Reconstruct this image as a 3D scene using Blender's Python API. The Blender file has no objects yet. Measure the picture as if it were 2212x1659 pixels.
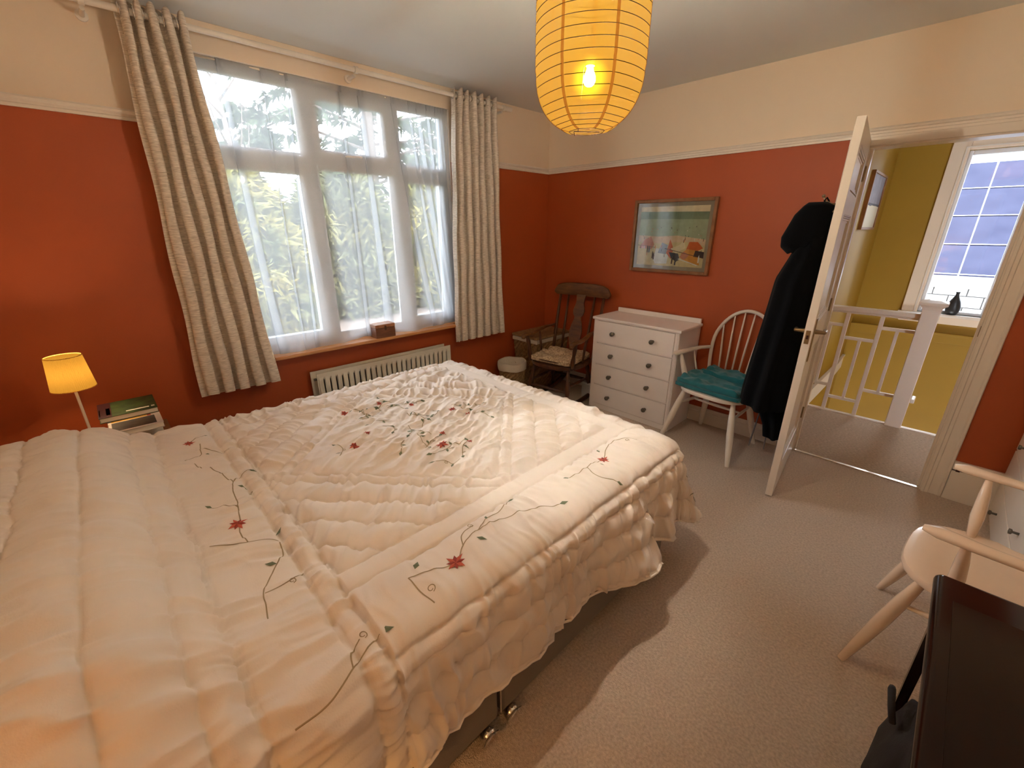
import bpy, bmesh, math, random
import numpy as np
from mathutils import Vector, Matrix
random.seed(7); rng = np.random.default_rng(7)
PI = math.pi
scn = bpy.context.scene
COL = scn.collection
# ------------------------------------------------------------------ camera
CX, CY, CZ = 2.950, -3.342, 1.5
YAW, PITCH, ROLL = math.radians(45.86), math.radians(20.17), math.radians(0.04)
cam = bpy.data.cameras.new('camera'); cam_o = bpy.data.objects.new('camera', cam); COL.objects.link(cam_o)
fw = Vector((-math.sin(YAW)*math.cos(PITCH), math.cos(YAW)*math.cos(PITCH), -math.sin(PITCH)))
rt = Vector((math.cos(YAW), math.sin(YAW), 0)); up = rt.cross(fw)
r2 = math.cos(ROLL)*rt + math.sin(ROLL)*up; u2 = -math.sin(ROLL)*rt + math.cos(ROLL)*up
cam_o.matrix_world = Matrix(((r2.x, u2.x, -fw.x, CX), (r2.y, u2.y, -fw.y, CY), (r2.z, u2.z, -fw.z, CZ), (0, 0, 0, 1)))
cam.sensor_width = 36; cam.lens = 912.5/2212*36; cam.clip_start = 0.02; cam.clip_end = 200
scn.camera = cam_o
# ------------------------------------------------------------------ view
scn.view_settings.view_transform = 'Standard'; scn.view_settings.look = 'None'
scn.view_settings.gamma = 1; scn.view_settings.use_curve_mapping = False
scn.view_settings.exposure = 2.55
scn.cycles.max_bounces = 10; scn.cycles.diffuse_bounces = 5; scn.cycles.glossy_bounces = 3
scn.cycles.transmission_bounces = 6; scn.cycles.transparent_max_bounces = 24
scn.cycles.sample_clamp_indirect = 6; scn.cycles.caustics_reflective = False; scn.cycles.caustics_refractive = False
# ------------------------------------------------------------------ world: bright overcast sky
W = bpy.data.worlds.new('sky'); scn.world = W; W.use_nodes = True
wn = W.node_tree; wn.nodes.clear()
wo = wn.nodes.new('ShaderNodeOutputWorld'); wb = wn.nodes.new('ShaderNodeBackground')
tcw = wn.nodes.new('ShaderNodeTexCoord'); nzw = wn.nodes.new('ShaderNodeTexNoise'); crw = wn.nodes.new('ShaderNodeValToRGB')
nzw.inputs['Scale'].default_value = 2.2; nzw.inputs['Detail'].default_value = 4
crw.color_ramp.elements[0].color = (0.74, 0.86, 1.0, 1); crw.color_ramp.elements[1].color = (0.92, 0.97, 1.0, 1)
wn.links.new(tcw.outputs['Generated'], nzw.inputs['Vector']); wn.links.new(nzw.outputs['Fac'], crw.inputs['Fac'])
wn.links.new(crw.outputs['Color'], wb.inputs['Color']); wb.inputs['Strength'].default_value = 2.7
wn.links.new(wb.outputs['Background'], wo.inputs['Surface'])
def portal(name, loc, rot, sx, sy):
    l = bpy.data.lights.new(name, 'AREA'); l.shape = 'RECTANGLE'; l.size = sx; l.size_y = sy
    o = bpy.data.objects.new(name, l); COL.objects.link(o); o.location = loc; o.rotation_euler = rot
    l.cycles.is_portal = True; return o
portal('sky_portal', (-0.17, -1.93, 1.54), (0, -PI/2, 0), 1.62, 1.72)       # looks into the bedroom through the window
portal('landing_sky_portal', (2.975, 2.90, 1.43), (-PI/2, 0, 0), 0.5, 1.5)

BULB = 1500.0; LAMP = 42.0; LAMP2 = 150.0; HALL = 1.5
# ------------------------------------------------------------------ node helpers
def srgb(r, g, b):
    f = lambda c: (c/255/12.92) if c/255 <= .04045 else ((c/255+.055)/1.055)**2.4
    return (f(r), f(g), f(b), 1)
MATS = {}
def mat(name, color, rough=.6, metal=0, noise=0.0, nscale=8, bump=0.0, bscale=60, stretch=(1,1,1), spec=.5, coat=0, sheen=0, col2=None, detail=4, trans=0, bdist=.01):
    if name in MATS: return MATS[name]
    m = bpy.data.materials.new(name); m.use_nodes = True; nt = m.node_tree; b = nt.nodes['Principled BSDF']
    b.inputs['Base Color'].default_value = color; b.inputs['Roughness'].default_value = rough; b.inputs['Metallic'].default_value = metal
    b.inputs['Specular IOR Level'].default_value = spec; b.inputs['Coat Weight'].default_value = coat; b.inputs['Sheen Weight'].default_value = sheen
    b.inputs['Transmission Weight'].default_value = trans
    tc = nt.nodes.new('ShaderNodeTexCoord'); mp = nt.nodes.new('ShaderNodeMapping'); mp.inputs['Scale'].default_value = stretch
    nt.links.new(tc.outputs['Object'], mp.inputs['Vector'])
    nz = nt.nodes.new('ShaderNodeTexNoise'); nz.inputs['Scale'].default_value = nscale; nz.inputs['Detail'].default_value = detail
    nt.links.new(mp.outputs['Vector'], nz.inputs['Vector'])
    cr = nt.nodes.new('ShaderNodeValToRGB'); cr.color_ramp.elements[0].position = .3; cr.color_ramp.elements[1].position = .7
    c2 = col2 if col2 else tuple(min(1, c*(1+noise)) for c in color[:3])+(1,)
    c1 = color if col2 else tuple(c*(1-noise) for c in color[:3])+(1,)
    cr.color_ramp.elements[0].color = c1; cr.color_ramp.elements[1].color = c2
    nt.links.new(nz.outputs['Fac'], cr.inputs['Fac']); nt.links.new(cr.outputs['Color'], b.inputs['Base Color'])
    if bump:
        n2 = nt.nodes.new('ShaderNodeTexNoise'); n2.inputs['Scale'].default_value = bscale; n2.inputs['Detail'].default_value = 3
        nt.links.new(mp.outputs['Vector'], n2.inputs['Vector'])
        bp = nt.nodes.new('ShaderNodeBump'); bp.inputs['Strength'].default_value = bump; bp.inputs['Distance'].default_value = bdist
        nt.links.new(n2.outputs['Fac'], bp.inputs['Height']); nt.links.new(bp.outputs['Normal'], b.inputs['Normal'])
    MATS[name] = m; return m
def emis(name, color, s):
    m = bpy.data.materials.new(name); m.use_nodes = True; nt = m.node_tree; nt.nodes.clear()
    e = nt.nodes.new('ShaderNodeEmission'); e.inputs['Color'].default_value = color; e.inputs['Strength'].default_value = s
    o = nt.nodes.new('ShaderNodeOutputMaterial'); nt.links.new(e.outputs[0], o.inputs['Surface']); return m
def veil(name, tcol, tw, dcol, gloss=0.0, grough=.1, blur=0.0, bcol=None, emit=None, es=0, weave=0, scale=400):
    """thin sheet: transparent share tw, the rest diffuse + translucent (+ gloss, + blurred transmission)"""
    m = bpy.data.materials.new(name); m.use_nodes = True; nt = m.node_tree; nt.nodes.clear(); N = nt.nodes.new; L = nt.links.new
    t = N('ShaderNodeBsdfTransparent'); t.inputs['Color'].default_value = tcol
    d = N('ShaderNodeBsdfDiffuse'); d.inputs['Color'].default_value = dcol
    tr = N('ShaderNodeBsdfTranslucent'); tr.inputs['Color'].default_value = dcol
    mx = N('ShaderNodeMixShader'); mx.inputs[0].default_value = .62; L(d.outputs[0], mx.inputs[1]); L(tr.outputs[0], mx.inputs[2])
    last = mx
    if blur:
        rf = N('ShaderNodeBsdfRefraction'); rf.inputs['Color'].default_value = bcol or tcol; rf.inputs['IOR'].default_value = 1.001; rf.inputs['Roughness'].default_value = .58
        m2 = N('ShaderNodeMixShader'); m2.inputs[0].default_value = blur; L(last.outputs[0], m2.inputs[1]); L(rf.outputs[0], m2.inputs[2]); last = m2
    m3 = N('ShaderNodeMixShader'); m3.inputs[0].default_value = tw; L(last.outputs[0], m3.inputs[1]); L(t.outputs[0], m3.inputs[2]); last = m3
    if weave:
        tc = N('ShaderNodeTexCoord'); nz = N('ShaderNodeTexNoise'); nz.inputs['Scale'].default_value = scale; L(tc.outputs['Object'], nz.inputs['Vector'])
        ma = N('ShaderNodeMapRange'); ma.inputs['To Min'].default_value = tw-weave; ma.inputs['To Max'].default_value = tw+weave; L(nz.outputs['Fac'], ma.inputs['Value']); L(ma.outputs['Result'], m3.inputs[0])
    if gloss:
        g = N('ShaderNodeBsdfGlossy'); g.inputs['Roughness'].default_value = grough
        fr = N('ShaderNodeFresnel'); fr.inputs['IOR'].default_value = 1.5
        mm = N('ShaderNodeMath'); mm.operation = 'MULTIPLY'; mm.inputs[1].default_value = gloss; L(fr.outputs[0], mm.inputs[0])
        m4 = N('ShaderNodeMixShader'); L(mm.outputs[0], m4.inputs[0]); L(last.outputs[0], m4.inputs[1]); L(g.outputs[0], m4.inputs[2]); last = m4
    if emit:
        e = N('ShaderNodeEmission'); e.inputs['Color'].default_value = emit; e.inputs['Strength'].default_value = es
        a = N('ShaderNodeAddShader'); L(last.outputs[0], a.inputs[0]); L(e.outputs[0], a.inputs[1]); last = a
    o = N('ShaderNodeOutputMaterial'); L(last.outputs[0], o.inputs['Surface']); return m

M_red = mat('terracotta_paint', srgb(174, 77, 32), .55, noise=.05, nscale=3, bump=.12, bscale=90, bdist=.004)
M_cream = mat('cream_paint', srgb(236, 215, 190), .6, noise=.02, nscale=2, bump=.08, bscale=80, bdist=.004)
M_ceil = mat('ceiling_paint', srgb(222, 222, 218), .7, noise=.02, nscale=2, bump=.05, bscale=60, bdist=.004)
M_gloss = mat('white_gloss_paint', srgb(234, 222, 208), .28, noise=.02, nscale=6, bump=.04, bscale=25, bdist=.003)
M_mustard = mat('mustard_paint', srgb(158, 120, 24), .6, noise=.04, nscale=3, bump=.1, bscale=90, bdist=.004)
M_upvc = mat('window_upvc', srgb(238, 240, 244), .3)
M_carpet = mat('beige_carpet', srgb(188, 162, 140), .95, col2=srgb(222, 198, 176), nscale=110, bump=.9, bscale=260, detail=6, sheen=.25, bdist=.008)
M_carpet2 = mat('landing_carpet', srgb(186, 160, 134), .95, col2=srgb(232, 208, 182), nscale=60, bump=.9, bscale=240, detail=6, stretch=(1, 3, 1), bdist=.008)
M_linen = mat('linen_weave', srgb(190, 174, 156), .9, col2=srgb(244, 232, 216), nscale=50, stretch=(.6, .6, 6), bump=.35, bscale=160, bdist=.003, detail=5)
M_lining = mat('curtain_lining', srgb(222, 212, 196), .9)
M_sill = mat('oiled_wood_sill', srgb(186, 122, 70), .35, col2=srgb(214, 152, 94), nscale=14, stretch=(8, .6, 8))
M_darkwood = mat('dark_stained_wood', srgb(56, 30, 16), .3, col2=srgb(96, 56, 28), nscale=10, stretch=(3, 3, .6))
M_amberwood = mat('amber_stained_wood', srgb(84, 50, 20), .45, col2=srgb(122, 76, 32), nscale=9, stretch=(1, 4, 4))
M_polish = mat('polished_black_brown_wood', srgb(24, 11, 7), .14, col2=srgb(34, 16, 9), nscale=6, stretch=(.6, 6, 6), spec=.35)
M_framewood = mat('mid_brown_frame_wood', srgb(122, 78, 40), .4, col2=srgb(150, 98, 54), nscale=20, stretch=(1, 1, 1))
M_brass = mat('aged_brass', srgb(150, 130, 100), .28, metal=.9)
M_chrome = mat('chrome', srgb(232, 228, 222), .2, metal=1)
M_pewter = mat('pewter_knob_metal', srgb(118, 110, 98), .3, metal=.85)
M_rad = mat('radiator_enamel', srgb(226, 220, 204), .35)
M_black = mat('black_wool', srgb(7, 7, 9), .95, sheen=.03, spec=.1, bump=.3, bscale=200, bdist=.003)
M_bag = mat('dark_cotton_canvas', srgb(34, 28, 26), .9, bump=.3, bscale=220, bdist=.003)
M_teal = mat('teal_towelling', srgb(10, 96, 104), .95, col2=srgb(16, 112, 120), nscale=18, bump=.7, bscale=420, sheen=.3, bdist=.004)
M_wicker = mat('wicker', srgb(120, 88, 54), .7, col2=srgb(170, 132, 88), nscale=40, bump=.8, bscale=90, bdist=.006)
M_liner = mat('cotton_liner', srgb(206, 192, 172), .9, bump=.3, bscale=60)
M_paper = mat('book_paper', srgb(222, 212, 194), .9)
M_divan = mat('grey_brown_divan_fabric', srgb(112, 96, 82), .75, bump=.3, bscale=300, sheen=.2, bdist=.002)
M_mattress = mat('mattress_ticking', srgb(220, 210, 198), .9)
M_quilt = mat('cream_quilted_cotton', srgb(234, 220, 207), .72, noise=.03, nscale=5, bump=.25, bscale=260, sheen=.12, bdist=.002)
M_slate = mat('dark_glazed_ceramic', srgb(52, 52, 54), .35)
M_plug = mat('dark_gap', srgb(58, 26, 20), .9)
M_glass = veil('window_glass', (1, 1, 1, 1), 1.0, (1, 1, 1, 1), gloss=.9, grough=.0)
M_net = veil('net_voile', (1, 1, 1, 1), .62, (.68, .70, .74, 1), weave=.05)
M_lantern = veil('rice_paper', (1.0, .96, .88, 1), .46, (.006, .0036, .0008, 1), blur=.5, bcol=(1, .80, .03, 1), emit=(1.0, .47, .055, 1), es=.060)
M_shade = veil('pleated_amber_shade', (1.0, .72, .36, 1), .0, (.034, .018, .003, 1), blur=.0, emit=(1.0, .42, .04, 1), es=.09)
M_hshade = veil('orange_cord_shade', (1.0, .6, .3, 1), .15, (.3, .1, .01, 1), emit=(1.0, .20, .01, 1), es=.12)
M_bulb = emis('lit_bulb', (1.0, .93, .79, 1), BULB)
def facing_falloff(m, p):
    nt = m.node_tree; e = next(n for n in nt.nodes if n.type == 'EMISSION'); lw = nt.nodes.new('ShaderNodeLayerWeight'); lw.inputs['Blend'].default_value = .5
    a = nt.nodes.new('ShaderNodeMath'); a.operation = 'SUBTRACT'; a.inputs[0].default_value = 1; nt.links.new(lw.outputs['Facing'], a.inputs[1])
    b = nt.nodes.new('ShaderNodeMath'); b.operation = 'POWER'; b.inputs[1].default_value = p; nt.links.new(a.outputs[0], b.inputs[0])
    c = nt.nodes.new('ShaderNodeMath'); c.operation = 'MULTIPLY'; c.inputs[1].default_value = e.inputs['Strength'].default_value; nt.links.new(b.outputs[0], c.inputs[0]); nt.links.new(c.outputs[0], e.inputs['Strength'])
facing_falloff(M_bulb, 3.0)
M_bulb2 = emis('lit_bedside_bulb', (1.0, .74, .44, 1), LAMP)
M_bulb4 = emis('lit_near_bedside_bulb', (1.0, .52, .16, 1), LAMP2)
M_bulb3 = emis('lit_landing_bulb', (1.0, .72, .40, 1), HALL)

# ------------------------------------------------------------------ geometry helpers
class MB:
    def __init__(s): s.v = []; s.f = []; s.m = []
    def add(s, vs, fs, mi=0):
        o = len(s.v); s.v += [tuple(map(float, v)) for v in vs]; s.f += [tuple(i+o for i in f) for f in fs]; s.m += [mi]*len(fs); return s
    def box(s, lo, hi, mi=0):
        x0, y0, z0 = lo; x1, y1, z1 = hi
        return s.add([(x0,y0,z0),(x1,y0,z0),(x1,y1,z0),(x0,y1,z0),(x0,y0,z1),(x1,y0,z1),(x1,y1,z1),(x0,y1,z1)],
                     [(0,3,2,1),(4,5,6,7),(0,1,5,4),(1,2,6,5),(2,3,7,6),(3,0,4,7)], mi)
    def bar(s, a, b, w, h, mi=0, upv=(0,0,1)):
        a = Vector(a); b = Vector(b); d = (b-a).normalized(); u = Vector(upv)
        if abs(d.dot(u)) > .99: u = Vector((1,0,0))
        r = d.cross(u).normalized(); u = r.cross(d)
        vs = [p + r*sx*w/2 + u*sz*h/2 for p in (a, b) for sx, sz in ((-1,-1),(1,-1),(1,1),(-1,1))]
        return s.add(vs, [(0,3,2,1),(4,5,6,7),(0,1,5,4),(1,2,6,5),(2,3,7,6),(3,0,4,7)], mi)
    def tube(s, pts, rad, seg=10, mi=0, closed=False, flat=1.0, up=None):
        P = [Vector(p) for p in pts]; n = len(P); R = rad if hasattr(rad, '__len__') else [rad]*n
        vs = []; prev = None
        for i, p in enumerate(P):
            d = (P[(i+1) % n]-P[i-1]) if closed else (P[min(i+1, n-1)]-P[max(i-1, 0)])
            d.normalize()
            if up is not None: a = Vector(up)
            else: a = prev if prev is not None else (Vector((0,0,1)) if abs(d.z) < .9 else Vector((1,0,0)))
            r = a - d*a.dot(d)
            if r.length < 1e-5: r = d.orthogonal()
            r.normalize(); prev = r; b = d.cross(r)
            for k in range(seg):
                t = 2*PI*k/seg; vs.append(p + (r*math.cos(t)*flat + b*math.sin(t))*R[i])
        fs = []
        for i in range(n if closed else n-1):
            j = (i+1) % n
            for k in range(seg):
                k2 = (k+1) % seg; fs.append((i*seg+k, i*seg+k2, j*seg+k2, j*seg+k))
        if not closed: fs += [tuple(range(seg))[::-1], tuple((n-1)*seg+k for k in range(seg))]
        return s.add(vs, fs, mi)
    def lathe(s, prof, c=(0,0,0), seg=24, mi=0, caps=True, axis='z'):
        vs = []; n = len(prof)
        for r, z in prof:
            for k in range(seg):
                t = 2*PI*k/seg; a, b = r*math.cos(t), r*math.sin(t)
                v = (a, b, z) if axis == 'z' else ((z, a, b) if axis == 'x' else (a, z, b))
                vs.append((v[0]+c[0], v[1]+c[1], v[2]+c[2]))
        fs = [(i*seg+k, i*seg+(k+1) % seg, (i+1)*seg+(k+1) % seg, (i+1)*seg+k) for i in range(n-1) for k in range(seg)]
        if caps: fs += [tuple(range(seg))[::-1], tuple((n-1)*seg+k for k in range(seg))]
        return s.add(vs, fs, mi)
    def prism(s, poly, lo, hi, axis='z', mi=0):
        n = len(poly)
        def P(a, b, t): return (a, b, t) if axis == 'z' else ((t, a, b) if axis == 'x' else (a, t, b))
        vs = [P(a, b, lo) for a, b in poly] + [P(a, b, hi) for a, b in poly]
        return s.add(vs, [tuple(range(n))[::-1], tuple(range(n, 2*n))] + [(i, (i+1) % n, n+(i+1) % n, n+i) for i in range(n)], mi)
    def grid(s, P, mi=0):
        a, b = P.shape[:2]; o = len(s.v); s.v += [tuple(x) for x in P.reshape(-1, 3).tolist()]
        F = [(o+i*b+j, o+i*b+j+1, o+(i+1)*b+j+1, o+(i+1)*b+j) for i in range(a-1) for j in range(b-1)]
        s.f += F; s.m += [mi]*len(F); return s
    def obj(s, name, mats, parent=None, smooth=False, bevel=0, sub=0, solid=0, angle=None):
        me = bpy.data.meshes.new(name); me.from_pydata(s.v, [], s.f); me.validate()
        for m in (mats if isinstance(mats, (list, tuple)) else [mats]): me.materials.append(m)
        if len(me.materials) > 1 and len(me.polygons) == len(s.m): me.polygons.foreach_set('material_index', s.m)
        bm = bmesh.new(); bm.from_mesh(me); bmesh.ops.recalc_face_normals(bm, faces=bm.faces); bm.to_mesh(me); bm.free()
        if smooth: me.polygons.foreach_set('use_smooth', [True]*len(me.polygons))
        o = bpy.data.objects.new(name, me); COL.objects.link(o)
        if smooth and angle:
            me.set_sharp_from_angle(angle=math.radians(angle))
        if parent is not None: o.parent = parent
        if bevel:
            b = o.modifiers.new('b', 'BEVEL'); b.width = bevel; b.segments = 2; b.limit_method = 'ANGLE'
        if solid:
            b = o.modifiers.new('s', 'SOLIDIFY'); b.thickness = solid; b.offset = 0
        if sub:
            b = o.modifiers.new('ss', 'SUBSURF'); b.levels = sub; b.render_levels = sub
        return o
def off(mb, loc):
    mb.v = [(x-loc[0], y-loc[1], z-loc[2]) for x, y, z in mb.v]; return mb
def tag(o, label, cat, group=None):
    o['label'] = label; o['category'] = cat
    if group: o['group'] = group
    return o
def thing(name, loc, label, cat, rz=0, group=None):
    o = bpy.data.objects.new(name, None); COL.objects.link(o); o.location = loc; o.rotation_euler = (0, 0, rz); o.empty_display_size = .1
    return tag(o, label, cat, group)
def struct(o, label=None):
    o['kind'] = 'structure'
    if label: o['label'] = label
    return o
def sroot(name, loc=(0,0,0), label=None):
    o = bpy.data.objects.new(name, None); COL.objects.link(o); o.location = loc; return struct(o, label)
def wpart(root, name, mb, m, **k):     # geometry given in world coordinates, root not rotated
    return off(mb, root.location).obj(name, m, root, **k)
def sm(e0, e1, x):
    t = np.clip((x-e0)/(e1-e0), 0, 1); return t*t*(3-2*t)
def vnoise(x, y, seed=0):
    r = np.random.default_rng(seed); T = r.random((256, 256))*2-1
    xi = np.floor(x).astype(int); yi = np.floor(y).astype(int); fx = x-xi; fy = y-yi
    fx = fx*fx*(3-2*fx); fy = fy*fy*(3-2*fy)
    g = lambda a, b: T[a & 255, b & 255]
    return (g(xi, yi)*(1-fx)+g(xi+1, yi)*fx)*(1-fy)+(g(xi, yi+1)*(1-fx)+g(xi+1, yi+1)*fx)*fy

# ================================================================== ROOM SHELL
H = 2.467; RAIL = 1.983; XR = 3.95; YH = -3.95
WY0, WY1, WZ0, WZ1 = -2.78, -1.14, .742, 2.335     # bedroom window opening
DX0, DX1, DZ = 2.404, 3.115, 1.945                 # doorway
floor = struct(MB().box((-.02, YH-.1, -.12), (XR+.1, .03, 0)).obj('floor', M_carpet), 'beige carpet with short pile')
ceil = struct(MB().box((-.12, YH-.1, H), (XR+.1, .12, H+.1)).obj('ceiling', M_ceil), 'off-white plain ceiling')
def rect_wall(mb, axis, t0, t1, holes, a0, a1, zs=((0, RAIL, 0), (RAIL, H, 1))):
    """wall slab split at the rail line; holes = [(a0,a1,z0,z1)]"""
    cuts = sorted({a0, a1} | {h[0] for h in holes} | {h[1] for h in holes})
    for z0, z1, mi in zs:
        zc = sorted({z0, z1} | {min(max(z, z0), z1) for h in holes for z in h[2:4]})
        for i in range(len(cuts)-1):
            for j in range(len(zc)-1):
                ca, cz = (cuts[i]+cuts[i+1])/2, (zc[j]+zc[j+1])/2
                if any(h[0] < ca < h[1] and h[2] < cz < h[3] for h in holes): continue
                if axis == 'x': mb.box((t0, cuts[i], zc[j]), (t1, cuts[i+1], zc[j+1]), mi)
                else: mb.box((cuts[i], t0, zc[j]), (cuts[i+1], t1, zc[j+1]), mi)
    return mb
struct(rect_wall(MB(), 'x', -.12, 0, [(WY0, WY1, WZ0, WZ1)], YH-.1, .12).obj('wall_left', [M_red, M_cream]), 'terracotta wall with cream top band, window in it')
struct(rect_wall(MB(), 'y', 0, .12, [(DX0, DX1, 0, DZ)], 0, XR+.1).obj('wall_back', [M_red, M_cream]), 'terracotta wall with cream top band and doorway')
struct(rect_wall(MB(), 'x', XR, XR+.1, [], YH-.1, 0).obj('wall_right', [M_cream, M_cream]))
struct(rect_wall(MB(), 'y', YH-.1, YH, [], 0, XR).obj('wall_front', [M_cream, M_cream]))
# picture rails
def rail_profile():   # (out, z)
    return [(0, RAIL), (.012, RAIL), (.014, RAIL+.012), (.009, RAIL+.016), (.011, RAIL+.026), (.020, RAIL+.030), (.024, RAIL+.038), (.018, RAIL+.046), (0, RAIL+.048)]
def rail(name, p0, p1, nx, ny, label):
    mb = MB(); pr = rail_profile(); n = len(pr)
    vs = [(p[0]+nx*o, p[1]+ny*o, z) for p in (p0, p1) for o, z in pr]
    mb.add(vs, [tuple(range(n)), tuple(range(n, 2*n))] + [(i, (i+1) % n, n+(i+1) % n, n+i) for i in range(n)])
    return struct(mb.obj(name, M_gloss), label)
rail('trim_1', (0, YH), (0, WY0-.06), 1, 0, 'cream picture rail left of the window')
rail('trim_2', (0, WY1+.06), (0, 0), 1, 0, 'cream picture rail between window and corner')
rail('trim_3', (0, 0), (XR, 0), 0, -1, 'cream picture rail above the door wall')
rail('trim_4', (XR, YH), (XR, 0), -1, 0, None)
# small bead and shallow cornice above the window
struct(MB().box((0, WY0-.1, H-.028), (.018, WY1+.08, H)).box((0, WY0-.1, H-.04), (.008, WY1+.08, H-.028)).obj('trim_5', M_cream, bevel=.003), 'cream bead where wall meets ceiling over the window')
# skirting boards
def skirt(name, p0, p1, nx, ny, h=.125, label='white painted skirting board'):
    pr = [(0, 0), (.018, 0), (.018, h*.72), (.013, h*.78), (.013, h*.88), (.007, h), (0, h)]; n = len(pr)
    vs = [(p[0]+nx*o, p[1]+ny*o, z) for p in (p0, p1) for o, z in pr]
    return struct(MB().add(vs, [tuple(range(n)), tuple(range(n, 2*n))] + [(i, (i+1) % n, n+(i+1) % n, n+i) for i in range(n)]).obj(name, M_gloss), label)
skirt('baseboard_left', (0, YH), (0, 0), 1, 0)
skirt('baseboard_back', (0, 0), (DX0-.085, 0), 0, -1)
bb = sroot('baseboard_back_right', (3.2, 0, 0), 'taller white boxed skirting right of the doorway with a narrow slot')
wpart(bb, 'board', MB().box((3.2, -.022, 0), (3.41, 0, .185)).box((3.2, -.022, .192), (3.41, 0, .243)), M_gloss, bevel=.003)
wpart(bb, 'slot', MB().box((3.2, -.016, .185), (3.41, -.002, .192)).box((3.215, -.0235, .183), (3.232, -.018, .199)), M_plug)
skirt('baseboard_right', (XR, YH), (XR, 0), -1, 0)
skirt('baseboard_front', (0, YH), (XR, YH), 0, 1)
# doorway: lining + architrave
dl = sroot('trim_6', (DX0, 0, 0), 'white doorway lining and moulded architrave')
wpart(dl, 'lining', MB().box((DX0-.0, .0, 0), (DX0+.014, .12, DZ)).box((DX1-.014, 0, 0), (DX1, .12, DZ)).box((DX0, 0, DZ-.014), (DX1, .12, DZ))
      .box((DX1-.026, .045, 0), (DX1-.014, .08, DZ-.014)).box((DX0+.014, .045, 0), (DX0+.026, .08, DZ-.014)), M_gloss)
def arch(x0, x1, mirror):
    w = x1-x0; pr = [(0, 0), (0, -.018), (.012, -.022), (.016, -.016), (.03, -.016), (.034, -.011), (w-.02, -.011), (w-.014, -.016), (w-.004, -.016), (w, -.009), (w, 0)]
    return [((x1-a) if mirror else (x0+a), b) for a, b in pr]
wpart(dl, 'architrave', MB().prism(arch(DX1-.006, 3.2, False), 0, DZ+.0, 'z'), M_gloss)
wpart(dl, 'architrave', MB().prism(arch(DX0-.085, DX0+.006, True), 0, DZ+.0, 'z'), M_gloss)
wpart(dl, 'architrave', MB().box((DX0-.085, -.016, DZ-.006), (3.2, 0, RAIL)), M_gloss, bevel=.004)
wpart(dl, 'latch_keep', MB().box((DX1-.0165, .01, .955), (DX1-.013, .035, 1.01)), M_brass)
struct(MB().box((DX0+.014, .0, 0.0), (DX1-.014, .022, .006)).obj('trim_7', M_chrome, bevel=.002), 'metal threshold strip between the two carpets')

# ================================================================== LANDING
YL = 1.06; XL = 2.23; YF = 2.72; XHR = 4.3
struct(MB().box((XL-.1, .022, -.12), (XHR, YL-.01, 0)).box((XL-.1, YL-.01, -.2), (XHR, YL, .004)).obj('floor_landing', [M_carpet2]), 'pale carpet of the landing')
struct(MB().box((XL, YL-.035, -.16), (XHR, YL+.008, .009)).obj('trim_8', M_gloss, bevel=.003), 'white nosing along the stairwell edge')
struct(MB().box((XL-.1, .12, -2.6), (XL, YF+.1, H)).obj('wall_landing_left', M_mustard), 'mustard wall of the landing, lit by its window')
HX0, HX1, HZ0, HZ1 = 2.735, 3.215, .70, 2.18
struct(rect_wall(MB(), 'y', YF, YF+.14, [(HX0, HX1, HZ0, HZ1)], XL, XHR+.1, ((-2.6, H, 0),)).obj('wall_landing_back', M_mustard), 'mustard end wall with tall narrow window')
struct(MB().box((XHR, .12, -2.6), (XHR+.1, YF+.1, H)).obj('wall_landing_right', M_mustard))
struct(MB().box((XL-.1, .12, H), (XHR+.1, YF+.1, H+.1)).obj('ceiling_landing', M_ceil))
struct(MB().box((XL-.1, YL, -2.7), (XHR+.1, YF+.1, -2.6)).obj('floor_lower_hall', M_carpet2))
struct(MB().box((XL-.1, .12, -2.6), (XHR, .2, -.12)).obj('wall_stairwell', M_mustard))
# skirting string on the left wall of the stairwell (level with the landing, then rising)
pr = [(.12, -.075), (2.0, -.075), (2.72, -.02), (2.72, .135), (2.4, .10), (2.0, .095), (.12, .095)]
ss = sroot('trim_9', (XL, 1.2, 0), 'white skirting board along the landing wall')
wpart(ss, 'board', MB().prism([(a, b) for a, b in pr], XL, XL+.018, 'x'), M_gloss)
wpart(ss, 'bead', MB().prism([(.12, .083), (2.0, .083), (2.4, .088), (2.72, .122), (2.72, .135), (2.4, .10), (2.0, .095), (.12, .095)], XL+.018, XL+.027, 'x'), M_gloss)
# ledge band on end wall
struct(MB().box((XL, YF-.035, .415), (XHR, YF, .505)).box((XL, YF-.045, .49), (XHR, YF, .515)).obj('trim_10', M_mustard, bevel=.004), 'mustard painted ledge below the landing window')
# landing window
hw = sroot('window_2', (2.975, YF, HZ0), 'tall narrow landing window with cream architrave')
a0, a1, b0, b1 = 2.61, 3.34, .60, 2.30
wpart(hw, 'architrave', MB().box((a0, YF-.022, b0), (HX0, YF, b1)).box((HX1, YF-.022, b0), (a1, YF, b1)).box((HX0, YF-.022, HZ1), (HX1, YF, b1)), M_cream, bevel=.005)
wpart(hw, 'bead', MB().box((HX0-.03, YF-.030, HZ0), (HX0-.018, YF-.02, HZ1+.02)).box((HX1+.018, YF-.030, HZ0), (HX1+.03, YF-.02, HZ1+.02)).box((HX0-.03, YF-.03, HZ1+.018), (HX1+.03, YF-.02, HZ1+.03)), M_gloss, bevel=.002)
wpart(hw, 'window_board', MB().box((a0-.02, YF-.06, b0+.075), (a1+.02, YF+.05, HZ0)), M_gloss, bevel=.004)
wpart(hw, 'apron', MB().box((a0, YF-.02, b0), (a1, YF, b0+.075)), M_cream, bevel=.004)
fr = MB(); t = .028
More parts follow.
